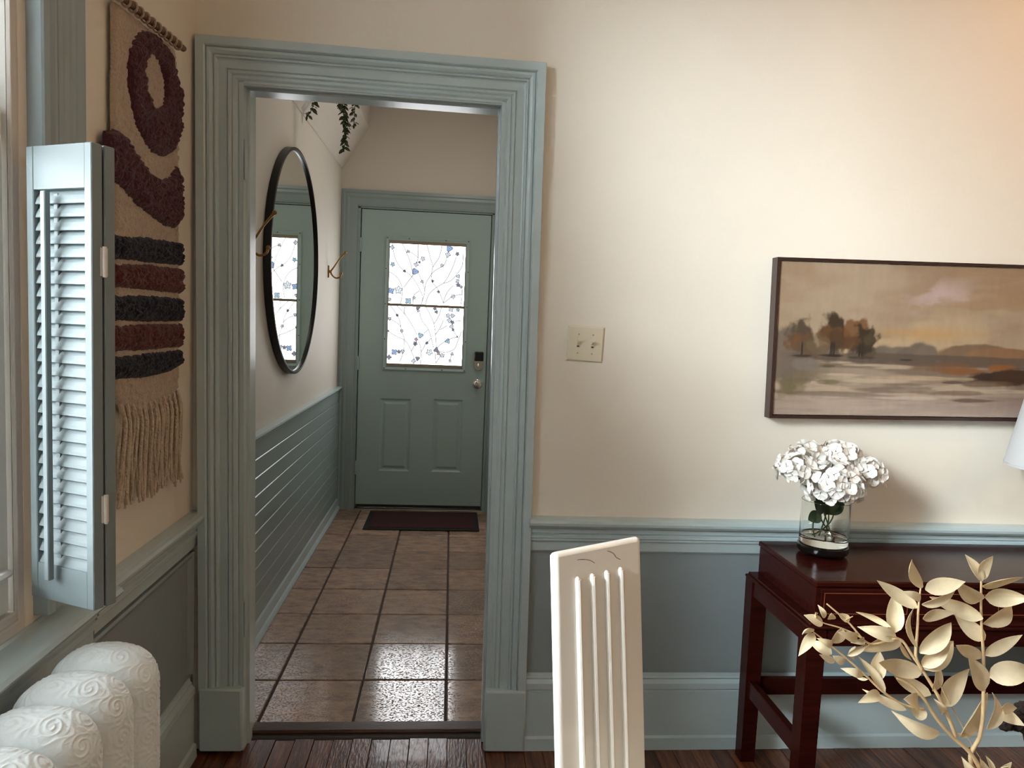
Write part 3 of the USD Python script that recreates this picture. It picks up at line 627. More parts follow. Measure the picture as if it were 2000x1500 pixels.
# ---- woven wall hanging
wh = thing('wall_hanging', 'woven wool wall hanging with plum ring, crescent, stripes and fringe', 'wall hanging')
dw = [(.030, -.60, 2.072), (.030, -.178, 2.098)]
obj('dowel', tube(dw, .0085, 12, 4), 'dowel_wood', wh, 40)
def dz_at(y): return 2.098 + (y + .178) * .0616
for k in range(11):
    y = -.565 + .0345 * k
    if y > -.20: break
    t = np.linspace(0, 2 * PI, 14)
    obj('yarn_loop', tube(np.c_[.030 + .0105 * np.cos(t), np.full(14, y) + .006 * np.sin(t / 2), dz_at(y) + .0115 * np.sin(t) - .002], .0028, 6, 28), 'cream_yarn', wh, True)
def cloth(poly, x0, thick, n, seed, bump_h, cell):
    """a soft slab over a polygon in the wall plane (y, z): rounded edges, tufted face"""
    from shapely import contains_xy, prepare
    from shapely.geometry import MultiPoint
    ya, za, yb, zb = poly.bounds
    m = trimesh.creation.extrude_polygon(poly.buffer(0), 1.0, engine='earcut')
    ys = np.arange(ya - cell, yb + cell, cell); zs = np.arange(za - cell, zb + cell, cell)
    Y, Z = np.meshgrid(ys, zs, indexing='ij')
    import shapely
    pts = shapely.points(Y, Z)
    d = shapely.distance(pts, poly.boundary); ins = shapely.contains(poly, pts)
    inside = ins | (d < cell * .75)
    # pull the rim points onto the edge
    h = np.where(ins, np.sqrt(np.clip(1 - (1 - np.clip(d / (thick * .9), 0, 1)) ** 2, 0, 1)), 0)
    nz = meshkit.noise(np.stack([Y / bump_h, Z / bump_h, Y * 0 + seed], -1), seed) - .5
    nz2 = meshkit.noise(np.stack([Y / bump_h * 2.3, Z / bump_h * 2.3, Y * 0 + seed], -1), seed + 3) - .5
    X = x0 + thick * h * (.8 + .55 * nz + .3 * nz2)
    Yj = Y + nz2 * cell * .9; Zj = Z + nz * cell * .9
    idx = -np.ones(Y.shape, int); idx[inside] = np.arange(inside.sum())
    v = np.stack([X, Yj, Zj], -1)[inside]; nv = len(v)
    v = np.vstack([v, np.c_[np.full(nv, x0 - .003), v[:, 1:]]])
    q = inside[:-1, :-1] & inside[1:, :-1] & inside[1:, 1:] & inside[:-1, 1:]
    i, j = np.nonzero(q)
    a, b, c, e = idx[i, j], idx[i + 1, j], idx[i + 1, j + 1], idx[i, j + 1]
    f = np.vstack([np.c_[a, b, c], np.c_[a, c, e]])
    fb = np.vstack([np.c_[a + nv, c + nv, b + nv], np.c_[a + nv, e + nv, c + nv]])
    ed = np.vstack([f[:, [0, 1]], f[:, [1, 2]], f[:, [2, 0]]])
    key = ed[:, 0] * (nv * 2 + 1) + ed[:, 1]; rev = ed[:, 1] * (nv * 2 + 1) + ed[:, 0]
    bd = ed[~np.isin(key, rev)]
    side = np.vstack([np.c_[bd[:, 0], bd[:, 0] + nv, bd[:, 1] + nv], np.c_[bd[:, 0], bd[:, 1] + nv, bd[:, 1]]])
    o = TM(v, np.vstack([f, fb, side])); o.remove_unreferenced_vertices()
    return o
YA, YB = -.556, -.172
body = Polygon([(YA, 1.20), (-.553, 1.6), (-.562, 1.80), (-.556, 2.062), (YB - .03, 2.085), (YB - .008, 1.9), (YB, 1.5), (YB - .002, 1.17), (-.25, 1.135), (-.40, 1.125), (-.52, 1.140)])
obj('woven_ground', cloth(body, .012, .011, 0, 3, .007, .0034), 'cream_yarn', wh, True)
def ell(cy, cz, ry, rz, n=70, rot=0):
    t = np.linspace(0, 2 * PI, n, endpoint=False); y, z = ry * np.cos(t), rz * np.sin(t)
    return Polygon(np.c_[cy + y * math.cos(rot) - z * math.sin(rot), cz + y * math.sin(rot) + z * math.cos(rot)])
ring = ell(-.338, 1.925, .163, .146).difference(ell(-.350, 1.955, .064, .062))
obj('shag_ring', cloth(ring, .016, .024, 0, 5, .011, .0036), 'plum_wool', wh, True)
cres = Polygon([(-.606, 1.766), (-.555, 1.785), (-.515, 1.781), (-.47, 1.757), (-.42, 1.735), (-.36, 1.723), (-.30, 1.725), (-.25, 1.742), (-.205, 1.780), (-.190, 1.765), (-.172, 1.715), (-.170, 1.67), (-.185, 1.635), (-.222, 1.608), (-.29, 1.608), (-.36, 1.620), (-.44, 1.633), (-.52, 1.655), (-.575, 1.678), (-.602, 1.70)])
obj('shag_crescent', cloth(cres, .016, .026, 0, 8, .011, .0036), 'plum_wool', wh, True)
for k, (m_, q) in enumerate([('navy_wool', [(-.592, 1.545), (-.40, 1.563), (-.168, 1.573), (-.166, 1.518), (-.40, 1.508), (-.59, 1.503)]), ('burgundy_wool', [(-.574, 1.483), (-.40, 1.497), (-.170, 1.501), (-.168, 1.441), (-.40, 1.439), (-.574, 1.440)]), ('navy_wool', [(-.598, 1.411), (-.40, 1.421), (-.166, 1.419), (-.166, 1.363), (-.40, 1.361), (-.597, 1.365)]),
                            ('burgundy_wool', [(-.588, 1.345), (-.40, 1.350), (-.168, 1.349), (-.168, 1.291), (-.40, 1.290), (-.588, 1.296)]), ('navy_wool', [(-.597, 1.272), (-.40, 1.276), (-.166, 1.276), (-.168, 1.240), (-.25, 1.226), (-.40, 1.222), (-.597, 1.232)])]):
    obj('shag_stripe', cloth(Polygon(q).buffer(.004), .016, .022, 0, 20 + k, .009, .0034), m_, wh, True, label='dark navy shaggy stripe' if 'navy' in m_ else 'burgundy shaggy stripe')
for k in range(12):
    y = -.542 + k * .0320
    z0 = 1.148 - .012 * math.sin((k + .5) / 12 * PI)
    ms = []
    for s in range(5):
        dy1, dy2 = rng.normal() * .006, rng.normal() * .010
        le = .215 + rng.uniform(-.015, .02) + (.02 if k > 9 else 0)
        sway = .018 * (k - 4) / 8
        x1, x2 = .018 + rng.uniform(0, .012), .016 + rng.uniform(0, .012)
        ms.append(tube([(.020, y + .001 * s, z0 + .02), (x1 + .004, y + dy1 * .4, z0 - .03), (x1, y + dy1 + sway * .4, z0 - le * .5), (x2, y + dy2 + sway, z0 - le)], (.0042, .0042, .0038, .0028), 6, 12))
    obj('fringe_tassel', cat_(ms), 'cream_wool', wh, True)

# ---- round mirror and coat hooks on the left hall wall
mi = thing('wall_mirror', 'large round black-framed mirror on the left hall wall', 'mirror')
MC, MR = (1.425, 1.648), .548
def on_left(m):
    v = m.vertices.copy(); o = TM(np.c_[-.02 + v[:, 2], MC[0] + v[:, 0], MC[1] + v[:, 1]], m.faces)
    return o
obj('frame', on_left(lathe([(MR - .016, .002), (MR, .002), (MR, .032), (MR - .004, .034), (MR - .013, .034), (MR - .016, .030)], 96).copy() if False else lathe([(MR - .016, .002), (MR, .002), (MR, .032), (MR - .004, .034), (MR - .013, .034), (MR - .016, .030), (MR - .016, .002)], 96)), 'black_metal', mi, 40)
obj('glass', on_left(lathe([(0, .004), (MR - .015, .004), (MR - .015, .022), (0, .022)], 96)), 'mirror_glass', mi, 30)
for y, lab in ((2.50, 'small brass coat hook between the round mirror and the entry door'), (.63, 'brass coat hook on the near side of the round mirror')):
    h = thing('coat_hook', lab, 'coat hook', (-.02, y, 1.68 if y > 1 else 1.655))
    obj('plate', cat_([hull([(0, a * .012, b * .040) for a in (-1, 1) for b in (-1, 1)] + [(.006, a * .009, b * .037) for a in (-1, 1) for b in (-1, 1)]), tube([(.004, 0, .0), (.022, 0, .0)], .009, 10)]), 'brass', h, 40)
    obj('upper_prong', cat_([tube([(.016, 0, .002), (.035, 0, .028), (.065, 0, .075), (.104, 0, .124)], (.0055, .0045, .0045, .0055), 10), trimesh.creation.icosphere(2, .009).apply_translation((.106, 0, .126))]), 'brass', h, 40)
    obj('lower_prong', cat_([tube([(.016, 0, -.004), (.028, 0, -.026), (.052, 0, -.040), (.074, 0, -.032), (.082, 0, -.010)], (.0055, .005, .005, .005, .0055), 10), trimesh.creation.icosphere(2, .0085).apply_translation((.083, 0, -.008))]), 'brass', h, 40)

# ---- trailing plant in a hanging pot under the hall ceiling (only its trailing stems reach into view)
tp = thing('hanging_plant', 'trailing green plant hanging from the hall ceiling above the mirror', 'plant')
PX, PY = .165, 1.62
obj('pot', lathe([(0, 0), (.06, 0), (.085, .10), (.088, .105), (.080, .105), (.056, .012), (0, .012)], 28).apply_translation((PX, PY, 2.60)), 'terracotta', tp, 40)
obj('soil', lathe([(0, .07), (.074, .07), (.076, .085), (0, .09)], 24).apply_translation((PX, PY, 2.60)), 'dark_worn_wood', tp)
for a in range(3):
    an = a * 2 * PI / 3 + .4
    obj('cord', tube([(PX + .084 * math.cos(an), PY + .084 * math.sin(an), 2.70), (PX, PY, HZ)], .0018, 6), 'cream_yarn', tp)
def trail(pts, n, size, seed):
    p = spline(pts, 60); r = np.random.default_rng(seed)
    st = obj('stem', tube(pts, .0016, 6), 'stem_green', tp)
    ms = []
    for i in range(n):
        q = p[int((i + .5) / n * 48) + 11]
        an = r.uniform(0, 6.28)
        d = np.array([math.cos(an), math.sin(an) * .7, r.uniform(-.9, -.1)])
        ms.append(blade(q, q + d * size * r.uniform(.7, 1.2), size * .52, (0, 0, 1) if abs(d[2]) < .5 else (0, -1, .4), rows=5, cols=3, cup=.1, seed=i))
    obj('foliage', cat_(ms), 'hanging_leaf', st, kind='stuff')
E3 = .078
trail([(PX - .06, PY - .02, 2.69), (PX - .10, PY, 2.70), (PX - .118, PY, 2.62), (PX - .125, PY + .02, 2.50), (PX - .160, PY, 2.405)], 44, .030, 1)
trail([(PX + .03, PY - .04, 2.69), (PX + .05, PY - .09, 2.69), (PX + .045, PY - .10, 2.60), (PX + .030, PY - .08, 2.48), (PX + .045, PY - .07, 2.30), (PX + .040, PY - .07, 2.225)], 96, .028, 2)
trail([(PX + .02, PY - .05, 2.69), (PX + .02, PY - .10, 2.68), (PX + .020, PY - .11, 2.58), (PX + .030, PY - .10, 2.46), (PX + .062, PY - .08, 2.33)], 70, .028, 3)
trail([(PX + .06, PY - .02, 2.69), (PX + .10, PY - .05, 2.68), (PX + .095, PY - .06, 2.56), (PX + .090, PY - .06, 2.46), (PX + .085, PY - .06, 2.36)], 46, .027, 4)

# ---- door mat
dm = thing('door_mat', 'dark red-black door mat in front of the entry door', 'door mat')
MX0, MX1, MY0, MY1 = .240, 1.010, 2.470, 2.935
obj('fibre_panel', bx(MX0 + .035, MX1 - .035, MY0 + .035, MY1 - .035, .003, .013, .002), 'mat_fibre', dm)
obj('border', cat_([bx(MX0, MX1, MY0, MY0 + .036, .0028, .010, .002), bx(MX0, MX1, MY1 - .036, MY1, .0028, .010, .002), bx(MX0, MX0 + .036, MY0 + .035, MY1 - .035, .0028, .010, .002), bx(MX1 - .036, MX1, MY0 + .035, MY1 - .035, .0028, .010, .002)]), 'mat_rubber', dm)

# ---- double light switch
sw = thing('light_switch', 'almond double toggle light switch on the cream wall beside the doorway', 'light switch')
SX, SZc, hw_, hh = 1.205, 1.336, .0590, .0570
tilt = -.028
def rot_sw(m):
    return m.apply_transform(trimesh.transformations.rotation_matrix(-tilt, [0, 1, 0], [SX, 0, SZc]))
pl = hull([(SX + a * (hw_ - i), y, SZc + b * (hh - i)) for a in (-1, 1) for b in (-1, 1) for i, y in ((0, 0), (.0005, -.002), (.005, -.0058))])
obj('plate', rot_sw(pl), 'almond_plastic', sw)
for sx in (-.023, .023):
    obj('toggle_collar', rot_sw(bx(SX + sx - .0052, SX + sx + .0052, -.0068, -.004, SZc - .012, SZc + .012, .0006)), 'almond_plastic', sw)
    obj('toggle', rot_sw(hull([(SX + sx + a * .0040, -.004, SZc + b) for a in (-1, 1) for b in (-.006, .006)] + [(SX + sx + a * .0034, -.019, SZc + b) for a in (-1, 1) for b in (.007, .014)])), 'almond_plastic', sw)
    obj('toggle_slot', rot_sw(bx(SX + sx - .0036, SX + sx + .0036, -.0072, -.006, SZc - .0105, SZc - .0062)), 'black_plastic', sw)
    for zz in (-.030, .030):
        obj('screw', rot_sw(trimesh.creation.cylinder(.0028, .0014, sections=12, transform=trimesh.transformations.rotation_matrix(PI / 2, [1, 0, 0])).apply_translation((SX + sx, -.0062, SZc + zz))), 'screw_paint', sw)

# ---- framed landscape
fp = thing('framed_painting', 'wide dark-framed landscape painting of trees by water above the console table', 'painting')
PXa, PXb, PZa, PZb = 1.808, 3.02, 1.122, 1.635
tiltp = lambda m: m.apply_transform(trimesh.transformations.rotation_matrix(-.017, [0, 1, 0], [PXa, 0, PZa]))
FRM = [(0, .004), (0, .042), (.0095, .042), (.0095, .034), (.004, .030), (.004, .004)]
for nm, args in (('frame_side', ((PXa, 0, 0), (1, 0, 0), (0, -1, 0), (0, 0, 1), PZa, PZb, 1, -1)), ('frame_side', ((PXb, 0, 0), (-1, 0, 0), (0, -1, 0), (0, 0, 1), PZa, PZb, 1, -1)),
                 ('frame_rail', ((0, 0, PZa), (0, 0, 1), (0, -1, 0), (1, 0, 0), PXa, PXb, 1, -1)), ('frame_rail', ((0, 0, PZb), (0, 0, -1), (0, -1, 0), (1, 0, 0), PXa, PXb, 1, -1))):
    obj(nm, tiltp(prism(FRM, *args)), 'frame_wood', fp)
ca, cb, cza, czb = PXa + .0125, PXb - .0125, PZa + .0125, PZb - .0125
def painting():
    nx, nz = 420, 186
    U, V = np.meshgrid(np.linspace(0, 1, nx), np.linspace(0, 1, nz), indexing='ij')     # V up; the photo shows U up to 0.67
    U = U / .672
    N = lambda su, sv, seed, o=4: meshkit.fbm(np.stack([U * su, V * sv, U * 0], -1), o, seed)
    c8 = lambda *c: np.array(lin(c))
    mixc = lambda a, b, k: a * (1 - k[..., None]) + b * k[..., None]
    sm = lambda a, b, x: (lambda t: t * t * (3 - 2 * t))(np.clip((x - a) / (b - a), 0, 1))
    sky = np.broadcast_to(c8(190, 166, 140), U.shape + (3,)).copy()
    sky = mixc(sky, c8(176, 148, 120), sm(.35, .65, N(3, 5, 1)))
    sky = mixc(sky, c8(206, 178, 142), sm(.42, .62, N(4, 9, 2)) * sm(.9, .5, V) * .8)
    sky = mixc(sky, c8(204, 160, 104), .8 * np.exp(-((U - .62) / .2) ** 2 - ((V - .55) / .05) ** 2) * sm(.35, .6, N(6, 16, 3)))
    sky = mixc(sky, c8(214, 186, 180), .95 * sm(.42, .60, N(7, 9, 4) + .32 * np.exp(-((U - .68) / .12) ** 2 - ((V - .79) / .09) ** 2) - .1) * np.exp(-((U - .68) / .13) ** 2 - ((V - .80) / .11) ** 2))
    sky = mixc(sky, c8(176, 140, 106), .75 * sm(.4, .6, N(3, 8, 5)) * sm(.6, .85, U) * sm(.4, .6, V))
    water = np.broadcast_to(c8(172, 150, 130), U.shape + (3,)).copy()
    water = mixc(water, c8(126, 106, 90), sm(.42, .62, N(3.5, 20, 6)) * .8)
    water = mixc(water, c8(206, 182, 156), sm(.50, .64, N(4, 34, 7)) * .7)
    water = mixc(water, c8(136, 106, 92), sm(.5, .66, N(3, 26, 8)) * sm(.45, .9, U) * .7)
    water = mixc(water, c8(196, 174, 162), sm(.2, .02, V) * .7)
    water = mixc(water, c8(118, 104, 82), .85 * sm(.33, .12, U) * sm(.48, .6, N(9, 7, 9)) * sm(.05, .2, V))
    hz = .405 + .012 * (N(5, 1, 10) - .5)
    img = mixc(water, sky, sm(-.006, .006, V - hz))
    def blob(cu, cv, ru, rv, col, rough=.35, seed=11, soft=.12, amt=1., f=18):
        nonlocal img
        d = np.sqrt(((U - cu) / ru) ** 2 + ((V - cv) / rv) ** 2) + rough * (N(f, f * .5, seed) - .5) * 2
        img = mixc(img, np.asarray(col), amt * sm(1 + soft, 1 - soft, d))
    far = c8(122, 106, 92)
    for k, (cu, w_, h_) in enumerate([(.40, .05, .045), (.45, .05, .06), (.52, .06, .055), (.56, .05, .045), (.60, .055, .085), (.635, .05, .07), (.355, .06, .06), (.04, .07, .16), (.015, .05, .15), (.22, .05, .06), (.12, .06, .07)]):
        blob(cu, .41, w_, h_, far * (.92 + .1 * (k % 3)), .25, 20 + k, .18)
    blob(.86, .415, .18, .075, c8(136, 108, 84), .12, 40, .1); blob(.97, .41, .16, .06, c8(150, 112, 80), .12, 41, .1)
    # near shore and its dark strokes
    shore = sm(.012, .0, np.abs(V - (.395 - .03 * U + .012 * (N(8, 2, 12) - .5))) - .012 - .02 * sm(.1, .5, U))
    img = mixc(img, c8(100, 84, 72), shore * .85 * sm(.0, .15, U))
    for k, (cu, cv, ru, rv, col, am) in enumerate([(.10, .50, .052, .105, (92, 76, 58), 1), (.085, .475, .040, .06, (124, 82, 46), .85), (.125, .44, .05, .05, (104, 84, 62), .9), (.238, .545, .055, .105, (70, 54, 36), 1), (.215, .51, .045, .07, (116, 78, 44), .7), (.262, .50, .04, .07, (86, 60, 36), .9), (.190, .47, .05, .07, (120, 98, 72), .6),
                                              (.335, .55, .048, .085, (126, 82, 44), .9), (.365, .51, .045, .085, (60, 46, 30), 1), (.385, .49, .038, .08, (84, 70, 46), .85), (.325, .48, .04, .05, (96, 64, 38), .9), (.36, .43, .045, .04, (58, 46, 34), .9)]):
        blob(cu, cv, ru, rv, c8(*col), .85, 50 + k, .25, am, 30)
    for cu, wv in ((.108, .006), (.235, .004), (.243, .004), (.228, .003), (.350, .005), (.362, .004)):
        k = sm(.0045, .002, np.abs(U - cu - .02 * (V - .42))) * sm(.385, .40, V) * sm(.50, .46, V)
        img = mixc(img, c8(46, 34, 26), k * .9)
    for cu, cv, ru, rv, col, am in [(.24, .395, .05, .008, (48, 36, 28), .9), (.11, .39, .04, .007, (56, 42, 32), .8), (.36, .385, .06, .01, (66, 54, 44), .7), (.55, .375, .03, .007, (60, 48, 40), .9), (.12, .335, .05, .04, (136, 124, 116), .7), (.22, .325, .035, .012, (92, 82, 68), .8), (.34, .335, .05, .006, (206, 184, 160), .7), (.30, .27, .09, .008, (202, 180, 158), .6),
                                    (.74, .325, .12, .035, (132, 90, 56), .7), (.80, .305, .09, .022, (144, 90, 44), .8), (.98, .33, .06, .028, (154, 94, 40), .85), (.93, .272, .10, .040, (62, 40, 26), 1), (1.02, .27, .09, .05, (70, 44, 28), 1), (.84, .255, .05, .012, (66, 42, 28), .9), (.90, .225, .12, .022, (110, 84, 62), .8), (.76, .23, .05, .01, (90, 66, 50), .8), (.62, .255, .20, .014, (200, 172, 140), .7), (.78, .16, .16, .016, (128, 98, 80), .7), (.86, .11, .10, .012, (104, 78, 64), .8), (.55, .12, .14, .012, (212, 190, 172), .8), (.22, .22, .05, .016, (110, 100, 66), .6), (.08, .19, .05, .05, (122, 108, 74), .6), (.09, .07, .06, .05, (190, 170, 152), .6)]:
        blob(cu, cv, ru, rv, c8(*col), .5, int(cu * 1000) + 3, .25, am, 12)
    img *= .66 * (.93 + .14 * N(60, 14, 90, 3))[..., None]
    X = ca + (np.linspace(0, 1, nx))[:, None] * (cb - ca) + np.zeros((1, nz)); Z = cza + np.linspace(0, 1, nz)[None, :] * (czb - cza) + np.zeros((nx, 1))
    v = np.stack([X, np.full_like(X, -.0365), Z], -1).reshape(-1, 3)
    i, j = np.meshgrid(np.arange(nx - 1), np.arange(nz - 1), indexing='ij'); a = (i * nz + j).ravel()
    return TM(v, np.vstack([np.c_[a, a + nz, a + nz + 1], np.c_[a, a + nz + 1, a + 1]])), np.clip(img.reshape(-1, 3), 0, 1)
pm, pc = painting()
cv_ = obj('canvas', tiltp(bx(ca, cb, -.0362, -.006, cza, czb, .001)), 'canvas_edge', fp)
obj('painted_face', tiltp(pm), 'painted_canvas', cv_, color=pc)

# ---- console table against the wainscot
ct = thing('console_table', 'dark mahogany console table with drawers and square legs under the painting', 'console table')
TX0, TX1, TYF, TYB = 1.800, 2.90, -.422, -.050
FX0, FX1, FYF, FYB = 1.762, 2.938, -.470, -.052
obj('top', bx(TX0 - .003, TX1 + .003, TYF - .004, TYB, .704, .722, .004), 'mahogany', ct)
obj('case', bx(TX0 + .002, TX1 - .002, TYF + .002, TYB - .002, .607, .7035, .002), 'mahogany', ct)
nd = 4; dwid = (TX1 - TX0 - .03) / nd
for k in range(nd):
    a = TX0 + .012 + k * (dwid + .002)
    d = obj('drawer', bx(a + .003, a + dwid - .003, TYF - .004, TYF + .003, .620, .700, .0015), 'mahogany', ct)
    ii = .012
    obj('inlay_line', cat_([bx(a + ii, a + dwid - ii, TYF - .0046, TYF - .003, .689 - .001, .689 + .001), bx(a + ii, a + dwid - ii, TYF - .0046, TYF - .003, .631 - .001, .631 + .001), bx(a + ii, a + ii + .002, TYF - .0046, TYF - .003, .631, .689), bx(a + dwid - ii - .002, a + dwid - ii, TYF - .0046, TYF - .003, .631, .689)]), 'inlay', d)
    if k in (1, 2):
        kb = lathe([(0, 0), (.005, 0), (.005, .008), (.011, .014), (.011, .019), (0, .022)], 18); kb.apply_transform(trimesh.transformations.rotation_matrix(PI / 2, [1, 0, 0])); kb.apply_translation((a + dwid / 2, TYF - .004, .66)); obj('knob', kb, 'brass', d, 40)
LIP = [(0, 0), (0, .010), (.006, .014), (.012, .014), (.020, .006), (.024, 0)]
obj('lip_moulding', cat_([bx(FX0 - .004, FX1 + .004, FYF - .004, FYB, .604, .614, .003), bx(FX0 + .006, FX1 - .006, FYF + .006, FYB, .612, .620, .003)]), 'mahogany', ct)
for args in ((FX0 + .004, FX1 - .004, FYF + .004, FYF + .024), (FX0 + .004, FX1 - .004, FYB - .024, FYB - .002)): obj('apron', bx(*args, .556, .605, .002), 'mahogany', ct)
for xa, xb in ((FX0 + .004, FX0 + .024), (FX1 - .024, FX1 - .004)): obj('apron', bx(xa, xb, FYF + .02, FYB - .02, .556, .605, .002), 'mahogany', ct)
LG = .052
for xa in (FX0, FX1 - LG):
    for ya in (FYF, FYB - LG):
        sgx = 1 if xa < 2 else -1
        obj('leg', hull([(x, y, z) for z, t in ((.0, .003), (.604, 0)) for x in (xa + (t if 1 else 0), xa + LG - t) for y in (ya + t, ya + LG - t)]), 'mahogany', ct)
for ya in (FYB - .040,): obj('stretcher', bx(FX0 + .05, FX1 - .05, ya, ya + .022, .222, .276, .002), 'mahogany', ct)
for xa in (FX0 + .010, FX1 - .034): obj('stretcher', bx(xa, xa + .024, FYF + .05, FYB - .05, .222, .276, .002), 'mahogany', ct)

# ---- glass vase on the console
VX, VY, VZ = 1.945, -.178, .7222
va = thing('glass_vase', 'clear glass cylinder vase on a dark base, left end of the console table', 'vase', (VX, VY, VZ))
vr = .071
obj('base', cat_([lathe([(0, .006), (.066, .006), (.072, .010), (.075, .016), (.074, .030), (.069, .034), (0, .034)], 48)] + [trimesh.creation.icosphere(2, .012).apply_scale((1, 1, .7)).apply_translation((.058 * math.cos(a), .058 * math.sin(a), .0084)) for a in np.linspace(.3, 2 * PI + .3, 5)[:-1]]), 'smoked_base', va, 40)
obj('body', lathe([(0, .0345), (vr - .003, .0345), (vr, .038), (vr, .166), (vr - .0015, .168), (vr - .003, .166), (vr - .003, .060), (vr - .008, .056), (0, .055)], 64), 'vase_glass', va, 40)

# ---- white hydrangeas standing in it
hy = thing('hydrangea_bouquet', 'bunch of white hydrangeas with dark stems in the glass vase', 'flowers', (VX, VY, VZ))
heads = [((-.012, -.050, .228), .078, 44), ((-.104, .000, .262), .055, 24), ((-.045, .045, .285), .060, 24), ((.048, .035, .290), .062, 26), ((.125, .015, .250), .052, 24), ((.075, .06, .262), .05, 16)]
def floret(c, n, size, seed):
    r = np.random.default_rng(seed); n = np.asarray(n, float); n /= np.linalg.norm(n)
    a = np.cross(n, r.normal(size=3)); a /= np.linalg.norm(a); b = np.cross(n, a)
    ms = []
    for k in range(4):
        th = k * PI / 2 + r.normal() * .12
        d = a * math.cos(th) + b * math.sin(th)
        L = size * r.uniform(.85, 1.12)
        tip = c + d * L + n * L * r.uniform(-.12, .42)
        ms.append(blade(c + d * .002, tip, L * 1.16, n, bend=-.04, cup=.28, thick=.0004, rows=7, cols=7, fat=.58, ruffle=.05, seed=seed * 4 + k))
    return cat_(ms)
sd_ = 100
for hi, (c, R, n) in enumerate(heads):
    c = np.array(c); base = np.array([.0, .0, .06]) + np.array([rng.uniform(-.045, .045), rng.uniform(-.03, .03), 0])
    core = trimesh.creation.icosphere(2, R * .52); core.apply_translation(c)
    hd = obj('flower_head', core, 'petal', hy, True)
    ga = PI * (3 - 5 ** .5)
    for k in range(n):
        z = 1 - 2 * (k + .5) / n
        z = z * .86 + .14
        rr = math.sqrt(max(0, 1 - z * z)); th = k * ga + hi
        nn = np.array([rr * math.cos(th), rr * math.sin(th), z * .85])
        p = c + nn * R * (1 + rng.normal() * .10) * np.array([1, 1, .85])
        obj('floret', floret(p, nn + rng.normal(size=3) * .25, .0235, sd_ + k), 'petal', hd, True)
    sd_ += 60
    q = [c - np.array([0, 0, R * .3]), np.array([c[0] * .35, c[1] * .35, .165]), np.array([base[0] * .6, base[1] * .6, .10]), np.array([-c[0] * .38 + base[0] * .3, -c[1] * .4, .060])]
    obj('stem', tube(q, .0022, 8, 16), 'stem_green', hy, 40)
for k, (tx_, ty_, tz_) in enumerate([(-.050, -.02, .195), (.035, -.035, .185), (.058, .01, .180), (-.020, .04, .20), (-.045, .015, .10), (.0, -.045, .19)]):
    obj('leaf', blade((tx_ * .25, ty_ * .25, .125), (tx_, ty_, tz_), .042, (0, -1, .3), bend=.1, cup=.2, seed=k), 'leaf_green', hy, True)

# ---- table lamp at the right end of the console (only the edge of its shade is in view)
LX, LY = 2.720, -.235
tl = thing('table_lamp', 'table lamp with white drum shade at the right end of the console table', 'lamp', (LX, LY, .7222))
obj('base', lathe([(0, 0), (.075, 0), (.078, .008), (.06, .02), (.035, .035), (.045, .07), (.06, .12), (.05, .17), (.022, .21), (.014, .24), (0, .245)], 36), 'lamp_body', tl, 40)
obj('stem', tube([(0, 0, .24), (0, 0, .36)], .006, 10), 'brass', tl)
rb, rt_ = .196, .150
obj('shade', lathe([(rb, .292), (rb + .002, .292), (rt_ + .002, .54), (rt_, .54), (rb, .292)], 64), 'lamp_shade', tl, 40)
obj('shade_ring', lathe([(rb - .001, .290), (rb + .003, .290), (rb + .003, .297), (rb - .001, .297), (rb - .001, .290)], 64), 'lamp_shade', tl, 40)
obj('spider', cat_([tube([(0, 0, .36), (rb * .9 * math.cos(a), rb * .9 * math.sin(a), .33)], .0018, 6) for a in (0, 2.09, 4.19)]), 'brass', tl)

# ---- white high-backed dining chair
CA = np.array([.995, -.930]); CB = np.array([1.196, -.810])
cd = (CB - CA) / np.linalg.norm(CB - CA); cn = np.array([cd[1], -cd[0]])      # cn: the way the sitter faces
CW = np.linalg.norm(CB - CA)
ch = thing('dining_chair', 'white lacquered high-backed dining chair with ribbed back beside the doorway', 'chair')
def ch_map(m, lean_=.115):
    v = m.vertices.copy()
    d = lean_ * np.clip(.95 - v[:, 2], 0, .52)
    w = CA + v[:, :1] * cd + (v[:, 1:2] + d[:, None]) * cn
    o = TM(np.c_[w, v[:, 2]], m.faces)
    if o.volume < 0: o.invert()
    return o
# backrest board, its front face carries four raised ribs; local: x across, y towards the sitter
bt = .017
prof = [(0, -bt), (0, -.009), (.0015, -.0035), (.005, -.0008), (.010, 0)]
W_ = CW
poly = prof + [(W_ - .012, 0), (W_ - .004, -.002), (W_, -.008), (W_, -bt)]
bd = prism(poly, (0, 0, 0), (1, 0, 0), (0, 1, 0), (0, 0, 1), .40, .943)
cap = hull([(x, y, .943) for x, y in poly] + [(min(max(x, .004), W_ - .003), y - .0015 if y > -.012 else y + .0015, .948) for x, y in poly] + [(min(max(x, .010), W_ - .008), max(min(y, -.007), -bt + .005), .9505) for x, y in poly])
bk = obj('backrest', ch_map(cat_([bd, cap])), 'chair_lacquer', ch, 35)
for k in range(4):
    xc = .054 + k * .0388
    rib = prism([(-.0058, -.004), (-.0056, .003), (-.0036, .0066), (0, .0080), (.0036, .0066), (.0056, .003), (.0058, -.004)], (xc, 0, 0), (1, 0, 0), (0, 1, 0), (0, 0, 1), .46, .893)
    e = trimesh.creation.icosphere(2, .0058); e.apply_translation((xc, 0, .893))
    obj('rib', ch_map(cat_([rib, e])), 'chair_lacquer', bk, 35)
for nm, pts in (('crack', [(.136, 0, .936), (.152, 0, .929), (.160, 0, .920), (.171, 0, .914)]), ('crack', [(.055, 0, .931), (.082, 0, .927), (.100, 0, .918)])):
    obj(nm, ch_map(tube(pts, .0006, 5, 12)), 'crack_dark', bk)
obj('seat', ch_map(bx(-.08, CW + .08, .018, .40, .405, .440, .012)), 'chair_lacquer', ch, 40)
